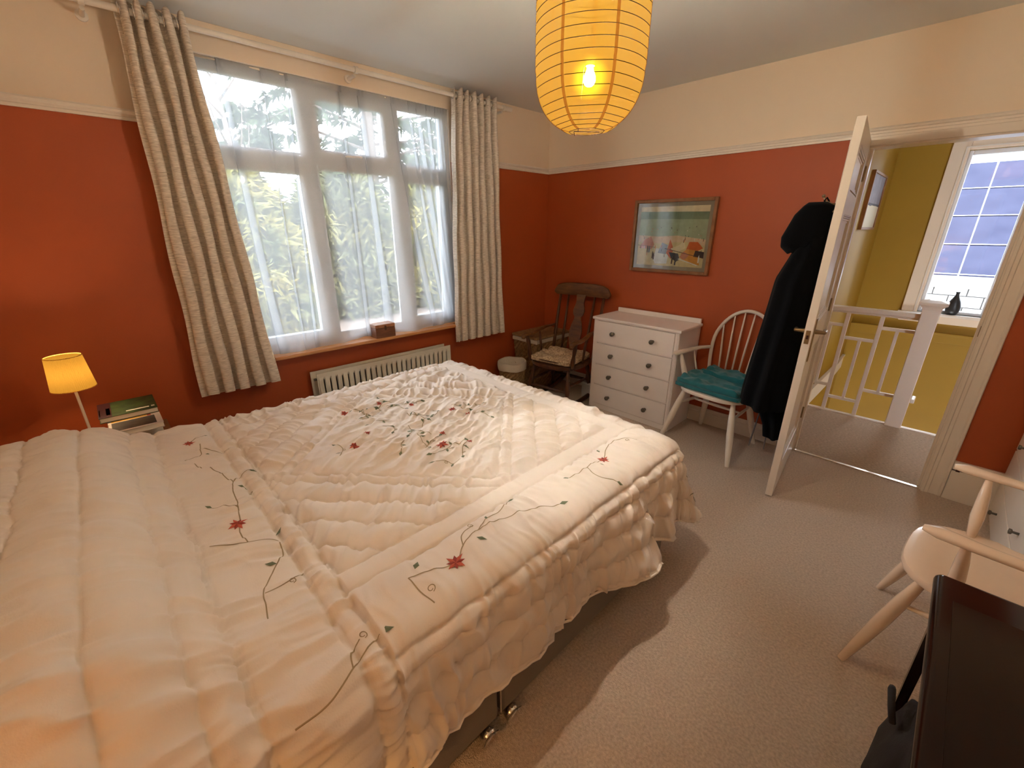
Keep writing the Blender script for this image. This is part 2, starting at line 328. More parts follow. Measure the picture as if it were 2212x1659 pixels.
fr.box((HX0, YF+.03, HZ0), (HX0+t, YF+.09, HZ1)).box((HX1-t, YF+.03, HZ0), (HX1, YF+.09, HZ1)).box((HX0+t, YF+.03, HZ0), (HX1-t, YF+.09, HZ0+t)).box((HX0+t, YF+.03, HZ1-t-.012), (HX1-t, YF+.09, HZ1))
wpart(hw, 'window_frame', fr, M_upvc, bevel=.004)
wpart(hw, 'pane', MB().box((HX0+t, YF+.058, HZ0+t), (HX1-t, YF+.06, HZ1-t-.012)), M_glass)

# ------------------------------------------------------------------ balustrade
bal = thing('stair_balustrade', (2.6, YL, 0), 'white painted balustrade of interlocking square bars around the stairwell', 'balustrade')
def bpart(name, x0, z0, x1, z1, w=.022, d=.022):
    if x0 == x1: mb = MB().box((x0-w/2, YL-d/2, z0), (x0+w/2, YL+d/2, z1))
    else: mb = MB().box((x0, YL-d/2, z0-w/2), (x1, YL+d/2, z0+w/2))
    return wpart(bal, name, mb, M_gloss, bevel=.002)
wpart(bal, 'handrail', MB().box((XL, YL-.03, .868), (2.825, YL+.03, .905)).box((XL, YL-.02, .852), (2.825, YL+.02, .87)), M_gloss, bevel=.008)
for x in (2.395, 2.613): bpart('baluster', x, .009, x, .86, .028, .028)
for x, z0, z1 in ((2.512, .127, .645), (2.722, .238, .757), (2.294, .23, .745)): bpart('short_baluster', x, z0, x, z1, .022)
for z, x0, x1 in ((.65, 2.395, 2.613), (.127, 2.395, 2.613), (.762, 2.613, 2.825), (.238, 2.613, 2.825), (.75, XL, 2.395), (.226, XL, 2.395)): bpart('cross_bar', x0, z, x1, z, .024)
nw = thing('newel_post', (2.873, YL, 0), 'square white newel post with a flared moulded cap', 'newel post')
wpart(nw, 'post', MB().box((2.822, YL-.05, 0), (2.924, YL+.05, .93)), M_gloss, bevel=.004)
cap = MB()
def sq(prof, c):
    vs = []; 
    for w, z in prof: vs += [(c[0]-w, c[1]-w, z), (c[0]+w, c[1]-w, z), (c[0]+w, c[1]+w, z), (c[0]-w, c[1]+w, z)]
    n = len(prof); return vs, [(0,3,2,1), tuple((n-1)*4+k for k in range(4))] + [(i*4+k, i*4+(k+1)%4, (i+1)*4+(k+1)%4, (i+1)*4+k) for i in range(n-1) for k in range(4)]
cap.add(*sq([(.051, .925), (.052, .94), (.057, .958), (.067, .972), (.078, .978), (.080, .992), (.076, .998), (.03, 1.012), (.0, 1.014)], (2.873, YL)))
wpart(nw, 'cap', cap, M_gloss)
wpart(nw, 'handrail_end', MB().box((2.924, YL-.025, .215), (2.95, YL+.09, .25)), M_gloss, bevel=.006)
# vase on landing sill
vs_ = thing('stoneware_vase', (2.985, YF+.0, HZ0), 'dark grey teardrop bud vase on the landing window sill', 'vase')
wpart(vs_, 'body', MB().lathe([(.0, HZ0+.001), (.032, HZ0+.001), (.045, HZ0+.015), (.056, HZ0+.05), (.055, HZ0+.085), (.042, HZ0+.13), (.022, HZ0+.17), (.014, HZ0+.192), (.013, HZ0+.21), (.019, HZ0+.222), (.012, HZ0+.218), (.010, HZ0+.19)], (2.985, YF, 0), 28, caps=False), M_slate, smooth=True)
# canvas on landing wall
cv = thing('landing_picture', (XL, 1.86, 1.5), 'framed grey and cream picture on the mustard landing wall', 'picture')
wpart(cv, 'frame', MB().box((XL, 1.54, 1.495), (XL+.028, 1.565, 1.965)).box((XL, 2.215, 1.495), (XL+.028, 2.24, 1.965)).box((XL, 1.565, 1.495), (XL+.028, 2.215, 1.515)).box((XL, 1.565, 1.945), (XL+.028, 2.215, 1.965)), M_framewood, bevel=.002)
wpart(cv, 'print', MB().box((XL, 1.565, 1.515), (XL+.018, 2.215, 1.70), 0).box((XL, 1.565, 1.715), (XL+.018, 2.215, 1.945), 1).prism([(1.565, 1.70), (1.75, 1.692), (1.9, 1.706), (2.215, 1.695), (2.215, 1.716), (1.565, 1.716)], XL, XL+.0182, 'x', 2),
      [mat('print_cream', srgb(214, 204, 178), .7), mat('print_grey', srgb(136, 130, 140), .7, noise=.2, nscale=12), mat('print_dark', srgb(70, 66, 78), .7)])
# landing pendant shade (only its lower rim shows in the photo)
hp = thing('landing_pendant', (3.04, .95, H), 'orange corded drum pendant shade hanging in the landing, top right', 'pendant lamp')
SC = (3.04, .95)
sh = MB(); nr = 72
vs = []
for k in range(nr):
    t = 2*PI*k/nr; r = .135+(.0016 if k % 2 else -.0016)
    vs += [(SC[0]+r*math.cos(t), SC[1]+r*math.sin(t), 2.055), (SC[0]+(r-.03)*math.cos(t), SC[1]+(r-.03)*math.sin(t), 2.22)]
sh.add(vs, [(2*k, 2*((k+1) % nr), 2*((k+1) % nr)+1, 2*k+1) for k in range(nr)])
wpart(hp, 'shade', sh, M_hshade)
wpart(hp, 'rim', MB().tube([(SC[0]+.136*math.cos(2*PI*k/40), SC[1]+.136*math.sin(2*PI*k/40), 2.055) for k in range(40)], .003, 6, closed=True), mat('rim_orange', srgb(170, 70, 20), .6))
wpart(hp, 'cord', MB().tube([(SC[0], SC[1], H), (SC[0], SC[1], 2.2)], .004, 8), M_gloss)
wpart(hp, 'bulb', MB().lathe([(.0, 2.07), (.018, 2.075), (.028, 2.095), (.028, 2.115), (.016, 2.15), (.012, 2.18), (0, 2.18)], (SC[0], SC[1], 0), 16, caps=False), M_bulb3, smooth=True)

# ================================================================== WINDOW
wd = sroot('window_1', (-.08, -1.96, WZ0), 'white six-light casement window')
XF0, XF1 = -.092, -.055     # frame depth
F = MB(); ft = .052
F.box((XF0, WY0, WZ0), (XF1, WY0+ft, WZ1)).box((XF0, WY1-ft, WZ0), (XF1, WY1, WZ1))
F.box((XF0, WY0+ft, WZ0), (XF1, WY1-ft, WZ0+.05)).box((XF0, WY0+ft, 2.283), (XF1, WY1-ft, WZ1))
m1a, m1b, m2a, m2b = -2.228, -2.160, -1.640, -1.560
for a, b in ((m1a, m1b), (m2a, m2b)): F.box((XF0, a, WZ0+.05), (XF1, b, 2.283))
for a, b in ((WY0+ft, m1a), (m1b, m2a), (m2b, WY1-ft)): F.box((XF0, a, 1.862), (XF1, b, 1.922))
wpart(wd, 'window_frame', F, M_upvc, bevel=.005)
def sash(y0, y1, z0, z1, t=.052, name='casement'):
    f = MB(); xa, xb = -.084, -.032
    f.box((xa, y0, z0), (xb, y0+t, z1)).box((xa, y1-t, z0), (xb, y1, z1)).box((xa, y0+t, z0), (xb, y1-t, z0+t)).box((xa, y0+t, z1-t), (xb, y1-t, z1))
    o = wpart(wd, name, f, M_upvc, bevel=.006)
    p = off(MB().box((-.072, y0+t, z0+t), (-.068, y1-t, z1-t)), wd.location).obj('pane', M_glass, o)
    return o
def handle(s, y, z, vert=True):
    mb = MB()
    if vert: mb.box((-.032, y-.011, z-.02), (-.022, y+.011, z+.045)).tube([(-.022, y, z+.03), (-.002, y, z+.03), (.002, y, z+.015), (.002, y+.003, z-.085)], [.009, .009, .008, .006], 8)
    else: mb.box((-.032, y-.03, z-.011), (-.022, y+.03, z+.011)).tube([(-.022, y, z), (-.002, y, z), (.003, y-.015, z), (.003, y-.11, z-.004)], [.009, .009, .008, .006], 8)
    off(mb, wd.location).obj('window_handle', M_upvc, s, smooth=True, angle=40)
s1 = sash(WY0+ft-.01, m1a+.006, .792-.005, 1.866); handle(s1, -2.243, 1.30)
s2 = sash(m1b-.006, m2a+.006, 1.915, 2.285); handle(s2, -1.87, 1.942, False)
s3 = sash(m2b-.006, WY1-ft+.01, .792-.005, 1.866); handle(s3, -1.545, 1.30)
for y0, y1, z0, z1 in ((WY0+ft, m1a, 1.922, 2.283), (m2b, WY1-ft, 1.922, 2.283), (m1b, m2a, .792, 1.862)):
    wpart(wd, 'pane', MB().box((-.072, y0, z0), (-.068, y1, z1)), M_glass)
    g = .014; wpart(wd, 'glazing_bead', MB().box((-.062, y0, z0), (-.046, y0+g, z1)).box((-.062, y1-g, z0), (-.046, y1, z1)).box((-.062, y0+g, z0), (-.046, y1-g, z0+g)).box((-.062, y0+g, z1-g), (-.046, y1-g, z1)), M_upvc, bevel=.003)
sb = MB().box((-.055, -2.64, .722), (.112, -1.235, .745)).box((-.055, WY0-.02, .722), (.045, -2.64, .745)).box((-.055, -1.235, .722), (.045, WY1+.0, .745))
o = struct(sb.obj('trim_11', M_sill, bevel=.005), 'orange-brown wooden window sill')
struct(MB().box((-.055, WY0, .745), (.001, WY0+.004, WZ1)).box((-.055, WY1-.004, .745), (.001, WY1, WZ1)).box((-.055, WY0-.0, WZ1-.004), (.0, WY1+.0, WZ1)).obj('trim_12', M_gloss))
# net rail and net
nr_ = tag(MB().tube([(-.022, WY0+.01, 2.323), (-.022, WY1-.01, 2.323)], .008, 10).obj('net_rail', M_gloss, smooth=True), 'thin white rail that carries the net inside the window head', 'curtain rail')
pleats = [(-2.60, -2.575, .020), (-2.40, -2.44, .006), (-2.27, -2.36, .010), (-1.96, -1.97, .012), (-1.83, -1.79, .026), (-1.60, -1.40, .020), (-1.47, -1.30, .016), (-1.40, -1.25, .026), (-1.32, -1.215, .022), (-1.24, -1.19, .03), (-1.185, -1.165, .014)]
nz = 90; rows = []
for i in range(nz+1):
    f = i/nz; z = 2.331 + (0.752-2.331)*f
    yl, yr = -2.765-.0*f, -1.135-.008*f
    pts = []; y = yl
    seq = [(a+(b-a)*(f**1.15), w*(0.7+.7*f)) for a, b, w in pleats]
    # param: forward, fold back, forward
    knots = [(0, yl, 0.0)]; s = 0
    for c, w in seq:
        for yy, xo in ((c+w, .0), (c-w, .010), (c+w*1.5, .018)):
            knots.append((abs(yy-knots[-1][1])+knots[-1][0]+.004, yy, xo))
    knots.append((abs(yr-knots[-1][1])+knots[-1][0], yr, 0.0))
    row = []
    for a, b in zip(knots[:-1], knots[1:]):
        n = 7
        for k in range(n):
            t = k/n; row.append((a[2]*(1-t)+b[2]*t, a[1]*(1-t)+b[1]*t))
    row.append((knots[-1][2], yr))
    xs = -.018 + .055*(f**2)
    bxp = lambda y: -.052*math.exp(-((y+1.88)/.13)**2)*f**3
    row = [(xs + bxp(y) + x*(.35+.5*min(1, f*4)) + .010*f*math.sin(y*23+1.5*f) + .006*math.sin(y*61+2*f)*f + (.05*math.exp(-((y+2.55)/.16)**2)*f**6) + (.03*math.exp(-((y+1.62)/.1)**2)*f**8), y, z + .004*math.sin(y*9)*f - (0.0 if f < .97 else .0)) for x, y in row]
    rows.append(row)
net = thing('net_curtain', (-.02, -1.87, 2.33), 'sheer white net curtain hanging in soft folds across the window', 'curtain')
P = np.array(rows); wpart(net, 'voile', MB().grid(P), M_net, smooth=True)
hem = MB()   # doubled side hem and bottom hem
side = np.array([[(r[0][0]+.003, r[0][1]-.002+.036*t, r[0][2]) for t in (0, .33, .66, 1)] for r in rows]); hem.grid(side)
bot = np.array([[(x+.003, y, z) for x, y, z in rows[-1-k]] for k in range(3)]); hem.grid(bot)
top = np.array([[(x+.004+.003*math.sin(y*260), y, z) for x, y, z in rows[k]] for k in range(3)]); hem.grid(top)
wpart(net, 'hem', hem, M_net, smooth=True)

# curtain rod
rd = thing('curtain_pole', (.12, -1.9, 2.395), 'white curtain pole with round brackets near the ceiling', 'curtain pole')
wpart(rd, 'pole', MB().tube([(.12, -3.30, 2.395), (.12, -.66, 2.395)], .0135, 14), M_gloss, smooth=True, angle=40)
for y in (-3.1, -1.905, -.69):
    wpart(rd, 'bracket', MB().lathe([(.0, 0), (.022, 0), (.022, .010), (.010, .014), (.009, .10), (.0, .10)], (.0, y, 2.372), 14, axis='x', caps=False).lathe([(.012, -.012), (.0195, -.010), (.0195, .010), (.012, .012)], (.12, y, 2.395), 16, axis='y'), M_gloss, smooth=True, angle=35)
wpart(rd, 'finial', MB().lathe([(0, 0), (.016, 0), (.017, .02), (.010, .026), (.016, .034), (.018, .05), (.009, .06), (0, .06)], (.12, -.66, 2.395), 14, axis='y', caps=False), M_gloss, smooth=True, angle=35)
def curtain(name, ytop, ybot, n, label, phase, flat0, ring_y):
    c = thing(name, (.12, sum(ytop)/2, 2.43), label, 'curtain', group='linen curtains at the bedroom window')
    nz, ny = 70, n*22; G = np.zeros((nz+1, ny+1, 3))
    T = np.linspace(0, 1, ny+1)
    for i in range(nz+1):
        f = i/nz; z = 2.432 + (.598-2.432)*f
        y0 = ytop[0]+(ybot[0]-ytop[0])*f; y1 = ytop[1]+(ybot[1]-ytop[1])*f
        ph = 2*PI*n*T + phase
        amp = .036*(1-.12*f) + .004*np.sin(5*T*PI+3*f)
        x = .12 + amp*np.cos(ph) + .004*np.sin(13*T+7*f)
        y = y0 + (y1-y0)*T + .011*np.sin(2*ph)*(.5+.8*f) + .004*np.sin(6*f*PI+T*9)
        if flat0: 
            w = np.exp(-(T/.10)**2); x = x*(1-w)+(.10)*w
        sag = .006*np.cos(ph)*(f) 
        G[i, :, 0] = np.maximum(x, .012); G[i, :, 1] = y; G[i, :, 2] = z + sag + .010*np.exp(-f*60)*(np.cos(ph*2))
    mb = MB().grid(G); o = wpart(c, 'drape', mb, M_linen, smooth=True, solid=.003)
    G2 = G[-4:].copy(); G2[:, :, 0] += .0025; wpart(c, 'hem', MB().grid(G2), M_linen, smooth=True)
    for k in range(n):
        for q in (.25, .75):
            t = (k+q-phase/(2*PI)) / n
            if 0.02 < t < .98:
                y = ytop[0]+(ytop[1]-ytop[0])*t
                wpart(c, 'eyelet', MB().tube([(.12+.021*math.cos(a), y+.003*math.cos(a)*(1 if q < .5 else -1), 2.395+.021*math.sin(a)) for a in [2*PI*j/20 for j in range(20)]], .0042, 6, closed=True), M_chrome, smooth=True)
    return c
curtain('eyelet_curtain', (-2.995, -2.735), (-3.045, -2.635), 5, 'beige linen eyelet curtain left of the window, wider of the pair', PI*.9, True, None)
curtain('eyelet_curtain', (-1.200, -.80), (-1.258, -.735), 6, 'beige linen eyelet curtain right of the window, beside the corner', 0.3, False, None)

# wooden box on sill
bx = thing('wooden_box', (.02, -1.887, .745), 'small brown wooden box with lid on the window sill', 'box')
wpart(bx, 'body', MB().box((.004, -1.955, .745), (.102, -1.80, .815)), mat('box_wood', srgb(110, 66, 40), .4, col2=srgb(140, 88, 54), nscale=16, stretch=(1, 1, 4)), bevel=.002)
wpart(bx, 'lid', MB().box((.003, -1.956, .817), (.103, -1.799, .842)), mat('lid_wood', srgb(150, 96, 60), .4, col2=srgb(184, 126, 84), nscale=16, stretch=(1, 4, 1)), bevel=.002)
wpart(bx, 'clasp', MB().box((.102, -1.885, .80), (.105, -1.87, .832)), M_darkwood)

# radiator
ra = thing('radiator', (.075, -1.86, .13), 'white ribbed panel radiator under the window', 'radiator')
def rpanel(x, y0, y1, z0, z1, outward):
    n = int((y1-y0)/.041); prof = []
    for k in range(n):
        a = y0+(y1-y0)*k/n; b = y0+(y1-y0)*(k+1)/n; w = b-a
        prof += [(a+.1*w, 0), (a+.2*w, .007), (a+.8*w, .007), (a+.9*w, 0)]
    mb = MB(); G = np.zeros((6, len(prof), 3))
    for i, (z, s) in enumerate(((z0, 0), (z0+.02, 0), (z0+.04, 1), (z1-.045, 1), (z1-.028, 0), (z1, 0))):
        for j, (y, d) in enumerate(prof): G[i, j] = (x + outward*(d*s if s else .005), y, z)
    mb.grid(G)
    mb.box((x-.006 if outward > 0 else x, y0-.002, z0), (x if outward > 0 else x+.006, y1+.002, z1)); return mb
wpart(ra, 'front_panel', rpanel(.100, -2.41, -1.306, .13, .578, 1), M_rad)
wpart(ra, 'rear_panel', MB().box((.040, -2.435, .13), (.050, -1.33, .585)), M_rad, bevel=.003)
wpart(ra, 'convector', MB().add(*sum(([[(.052 if k % 2 else .092, -2.36+.02*k, z) for k in range(51) for z in (.15, .555)], [(2*k, 2*k+2, 2*k+3, 2*k+1) for k in range(50)]],), [])), mat('rad_fin', srgb(170, 164, 152), .5))
for yb_ in (-2.2, -1.6): wpart(ra, 'hanging_bracket', MB().box((.0, yb_, .35), (.042, yb_+.03, .57)), M_pewter)
wpart(ra, 'air_valve', MB().lathe([(0, 0), (.009, 0), (.009, .014), (.005, .02), (0, .02)], (.075, -2.425, .535), 10, axis='y', caps=False), M_pewter)
wpart(ra, 'valve', MB().tube([(.075, -2.41, .15), (.075, -2.47, .15), (.075, -2.47, .03), (.075, -2.47, .0)], .009, 8).lathe([(0, .12), (.018, .12), (.02, .17), (.012, .19), (0, .19)], (.075, -2.47, 0), 14, caps=False), M_gloss, smooth=True, angle=40)
#@@PART2
# ================================================================== OUTSIDE
def leaf_mesh(pts, nrm, size, n3, droop, seed, spread=.9):
    r = np.random.default_rng(seed); N = len(pts)
    V = []; 
    for k in range(n3):
        d = r.normal(size=(N, 3))*spread; d += nrm; d[:, 2] -= droop; d /= np.linalg.norm(d, axis=1)[:, None]
        s = size*(.5+r.random(N))[:, None]; w = np.cross(d, r.normal(size=(N, 3))); w /= np.linalg.norm(w, axis=1)[:, None]
        V.append(np.stack([pts-w*s*.16, pts+w*s*.16, pts+d*s], 1))
    V = np.concatenate(V).reshape(-1, 3); return V
def tri_obj(name, V, m, parent, kind=None):
    me = bpy.data.meshes.new(name); n = len(V)
    me.vertices.add(n); me.vertices.foreach_set('co', V.astype(np.float32).ravel())
    me.loops.add(n); me.loops.foreach_set('vertex_index', np.arange(n, dtype=np.int32))
    me.polygons.add(n//3); me.polygons.foreach_set('loop_start', np.arange(0, n, 3, dtype=np.int32))
    me.update(calc_edges=True); me.validate()
    me.materials.append(m); o = bpy.data.objects.new(name, me); COL.objects.link(o); o.parent = parent
    if kind: o['kind'] = kind
    return o
M_hedge = mat('golden_conifer', srgb(54, 64, 32), .8, col2=srgb(124, 112, 44), nscale=1.6, detail=6)
M_hedge2 = mat('olive_conifer', srgb(46, 58, 36), .8, col2=srgb(106, 98, 46), nscale=1.4, detail=6)
M_cedar = mat('cedar_green', srgb(34, 46, 33), .85, col2=srgb(68, 76, 46), nscale=2.2, detail=5)
M_bark = mat('bark', srgb(84, 72, 64), .9, noise=.2, nscale=9)
M_lawn = mat('lawn_green', srgb(96, 120, 66), .95, noise=.2, nscale=5)
struct(MB().box((-60, -40, -2.8), (-.2, 60, -2.65)).obj('ground', M_lawn), 'garden lawn')
def conifer(x, y, rx, ry, z1, label, m, seed):
    t = thing('conifer_shrub', (x, y, -2.65), label, 'tree', group='golden conifers beyond the garden')
    r = np.random.default_rng(seed); N = 9000
    th = r.random(N)*2*PI; h = r.random(N)**.8
    rad = np.sqrt(np.clip(1-h**3.0, 0, 1))*(.82+.25*r.random(N)) + .07*np.sin(th*5+h*22)
    pts = np.stack([np.cos(th)*rad*rx, np.sin(th)*rad*ry, (z1+2.65)*h + .18*np.sin(th*7)], 1)
    nr = np.stack([np.cos(th), np.sin(th), .35+0*th], 1)
    tri_obj('foliage', leaf_mesh(pts, nr, .21, 3, .25, seed), m, t, 'stuff')
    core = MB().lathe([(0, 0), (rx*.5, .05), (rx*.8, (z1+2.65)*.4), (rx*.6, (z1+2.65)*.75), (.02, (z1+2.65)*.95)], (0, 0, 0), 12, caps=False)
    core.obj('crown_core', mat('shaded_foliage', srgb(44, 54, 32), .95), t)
    return t
conifer(-6.4, -1.4, 1.5, 1.5, 2.35, 'yellow-green conifer outside the window, behind the far left casement', M_hedge, 11)
conifer(-6.8, .9, 1.5, 1.5, 2.55, 'yellow-green conifer outside behind the middle lights of the window', M_hedge2, 12)
conifer(-6.6, 3.1, 1.4, 1.5, 2.4, 'yellow-green conifer outside behind the right casement of the window', M_hedge, 13)
conifer(-7.2, 5.4, 1.6, 1.6, 2.6, 'yellow-green conifer outside past the right edge of the bedroom window', M_hedge2, 14)
def cedar(x, y, z1, label, seed, lean=0, nb=34, zb=2.2, rmax=3.2, dens=44):
    t = thing('cedar_tree', (x, y, -2.65), label, 'tree')
    r = np.random.default_rng(seed); H_ = z1+2.65
    MB().tube([(0, 0, 0), (lean*.3, 0, H_*.5), (lean, .1, H_)], [.28, .19, .04], 8).obj('trunk', M_bark, t, smooth=True)
    br = MB(); PT = []; NR = []
    for k in range(nb):
        h = zb+2.65 + (H_-zb-2.65)*(k+.5)/nb; a = r.random()*2*PI; L_ = rmax*(1-(h/H_)**2.0*.75)*(.65+.45*r.random())
        p0 = Vector((lean*h/H_, 0, h)); p1 = p0+Vector((math.cos(a)*L_*.6, math.sin(a)*L_*.6, .15*L_*.6)); p2 = p0+Vector((math.cos(a)*L_, math.sin(a)*L_, -.12*L_))
        br.tube([p0, p1, p2], [.05, .03, .008], 5)
        for q in range(dens):
            f = .2+.8*r.random(); b = (p0*(1-f)**2+p1*2*f*(1-f)+p2*f*f); s = (1-f*.5)*.75
            w = Vector((-math.sin(a), math.cos(a), 0))*float(r.normal())*.34*s
            PT.append(b+w+Vector((0, 0, float(r.normal())*.05-.05*abs(w.length)))); NR.append(Vector((math.cos(a), math.sin(a), -.3))+w.normalized()*.8)
    br.obj('branches', M_bark, t)
    tri_obj('foliage', leaf_mesh(np.array([tuple(p) for p in PT]), np.array([tuple(p) for p in NR]), .27, 4, .35, seed, .6), M_cedar, t, 'stuff')
cedar(-11.5, 4.2, 10.5, 'dark green cedar with layered branches standing beyond the conifers', 21, 0, 52, .2, 5.4, 90)
cedar(-13.5, 10.5, 11.5, 'cedar farther right behind the conifers, seen through the right casement', 22, .3, 46, .2, 5.2, 80)
cedar(-15.0, 1.6, 5.4, 'small distant cedar seen low in the top left window pane', 24, 0, 26, 1.0, 2.6, 60)
bt = thing('bare_tree', (-9.5, -.35, -2.65), 'thin leafless young tree against the white sky in the top left pane', 'tree')
bb_ = MB().tube([(0, 0, 0), (.05, .0, 4.0), (.0, .05, 6.0), (-.1, -.12, 8.6)], [.12, .09, .06, .012], 6)
rb = random.Random(5)
for k in range(13):
    h = 4.6+k*.32; a = rb.uniform(-1, 1)+(PI/2 if k % 2 else -PI/2); L_ = rb.uniform(.5, 1.3)
    bb_.tube([(0, 0, h), (math.cos(a)*L_*.4, math.sin(a)*L_*.4, h+L_*.5), (math.cos(a)*L_*.6, math.sin(a)*L_*.6, h+L_*1.3)], [.03, .016, .005], 5)
bb_.obj('trunk', M_bark, bt, smooth=True)
gr = thing('garage_roof', (-4, 0, -2.65), 'pale felted garage roof below the window, outside', 'roof')
off(MB().prism([(-5.6, -.22), (-2.2, -.62), (-2.2, -.72), (-5.6, -.34)], -6, 9, 'y'), gr.location).obj('roof_felt', mat('roof_felt', srgb(104, 92, 84), .9, noise=.15, nscale=4, bump=.3, bscale=30), gr)
off(MB().box((-5.5, -5.9, -2.65), (-2.3, 8.9, -.72)), gr.location).obj('wall', mat('garage_render', srgb(190, 180, 168), .9), gr)
# neighbour seen through the landing window: white block wall and solar panels
nb = thing('neighbouring_house', (3, 8, -2.65), 'neighbouring house of white painted blocks with solar panels on its roof', 'building')
M_block = mat('white_painted_block', srgb(112, 111, 110), .8, noise=.05, nscale=5, bump=.3, bscale=40)
wpart(nb, 'wall', MB().box((-1.5, 8.02, -2.65), (7, 8.4, .55)), mat('grey_mortar', srgb(64, 62, 62), .9))
bm0 = None; rr = random.Random(3); nblk = 0
for row in range(14):
    z = .56-.205*(row+1)
    for c in range(-6, 10):
        x = 2.9+.46*c+(.23 if row % 2 else 0)+rr.uniform(-.004, .004)
        if bm0 is None:
            bo = MB().box((-.222, -.012, 0), (.222, .03, .193)).obj('block', M_block, nb, bevel=.006); bm0 = bo
        else: bo = bm0.copy(); COL.objects.link(bo); bo.parent = nb
        bo.location = (x-3, 0.01+rr.uniform(-.002, .002), z+2.65)
        nblk += 1
cS, sS = .683, .730; PS = .69
def roofp(a, w, lift=0): # a along slope, w = x
    return (w, 8-.05+a*cS-lift*sS, .66+a*sS+lift*cS)
wpart(nb, 'roof', MB().add([roofp(-.1, -1.5), roofp(-.1, 7), roofp(3.05, 7), roofp(3.05, -1.5), roofp(-.1, -1.5, -.15), roofp(-.1, 7, -.15), roofp(3.05, 7, -.15), roofp(3.05, -1.5, -.15)],
      [(0,1,2,3),(7,6,5,4),(0,4,5,1),(1,5,6,2),(2,6,7,3),(3,7,4,0)]), mat('pale_roof_batten', srgb(214, 216, 222), .7))
wpart(nb, 'gutter', MB().tube([(-1.5, 7.92, .585), (7, 7.92, .585)], .045, 8), mat('grey_gutter', srgb(120, 122, 126), .6))
M_pv = mat('solar_glass', srgb(40, 42, 60), .6, col2=srgb(48, 50, 68), nscale=3, spec=.08)
M_pvf = mat('panel_frame_metal', srgb(190, 196, 210), .35, metal=.4)
for i in range(4):
    for j in range(-2, 3):
        x0 = 2.935+j*1.12; a0_ = .02+i*PS; q = .012
        vs = [roofp(a, w, l) for l in (.03, .07) for a, w in ((a0_+q, x0+q), (a0_+q, x0+1.12-q), (a0_+PS-q, x0+1.12-q), (a0_+PS-q, x0+q))]
        fs = [(0,3,2,1),(4,5,6,7),(0,1,5,4),(1,2,6,5),(2,3,7,6),(3,0,4,7)]
        o = wpart(nb, 'solar_panel', MB().add(vs, fs), M_pv)
        off(MB().add([roofp(a, w, l) for l in (.065, .074) for a, w in ((a0_+q, x0+q), (a0_+q, x0+1.12-q), (a0_+q+.014, x0+1.12-q), (a0_+q+.014, x0+q))], fs), nb.location).obj('panel_frame', M_pvf, o)

# ================================================================== BED
bed = thing('divan_bed', (1.42, -2.66, 0), 'large divan bed in grey-brown fabric under the cream quilt', 'bed')
wpart(bed, 'divan_base', MB().box((.60, -2.738, .05), (2.282, -1.70, .33)), M_divan, bevel=.012)
wpart(bed, 'divan_base', MB().box((.60, -3.80, .05), (2.282, -2.750, .33)), M_divan, bevel=.012)
wpart(bed, 'mattress', MB().box((.60, -3.80, .335), (2.262, -1.70, .565)), M_mattress, bevel=.04)
for y, x in ((-2.70, 2.286), (-2.80, 2.286), (-1.78, 2.2), (-3.7, 2.2), (-2.69, .68), (-2.80, .68), (-1.78, .68), (-3.7, .68)):
    w = MB().lathe([(.010, -.013), (.022, -.013), (.026, -.006), (.026, .006), (.022, .013), (.010, .013)], (x, y, .026), 20, axis='x')
    w.tube([(x, y, .055), (x, y, .04)], .008, 8).tube([(x+.018, y-.032, .024), (x+.021, y-.022, .044), (x+.021, y, .054), (x+.021, y+.022, .044), (x+.018, y+.032, .024)], .0045, 8)
    wpart(bed, 'castor', w, M_chrome, smooth=True, angle=40)
wpart(bed, 'linking_bar', MB().tube([(2.284, -2.744, .33), (2.284, -2.744, .07)], .0035, 6), M_chrome)

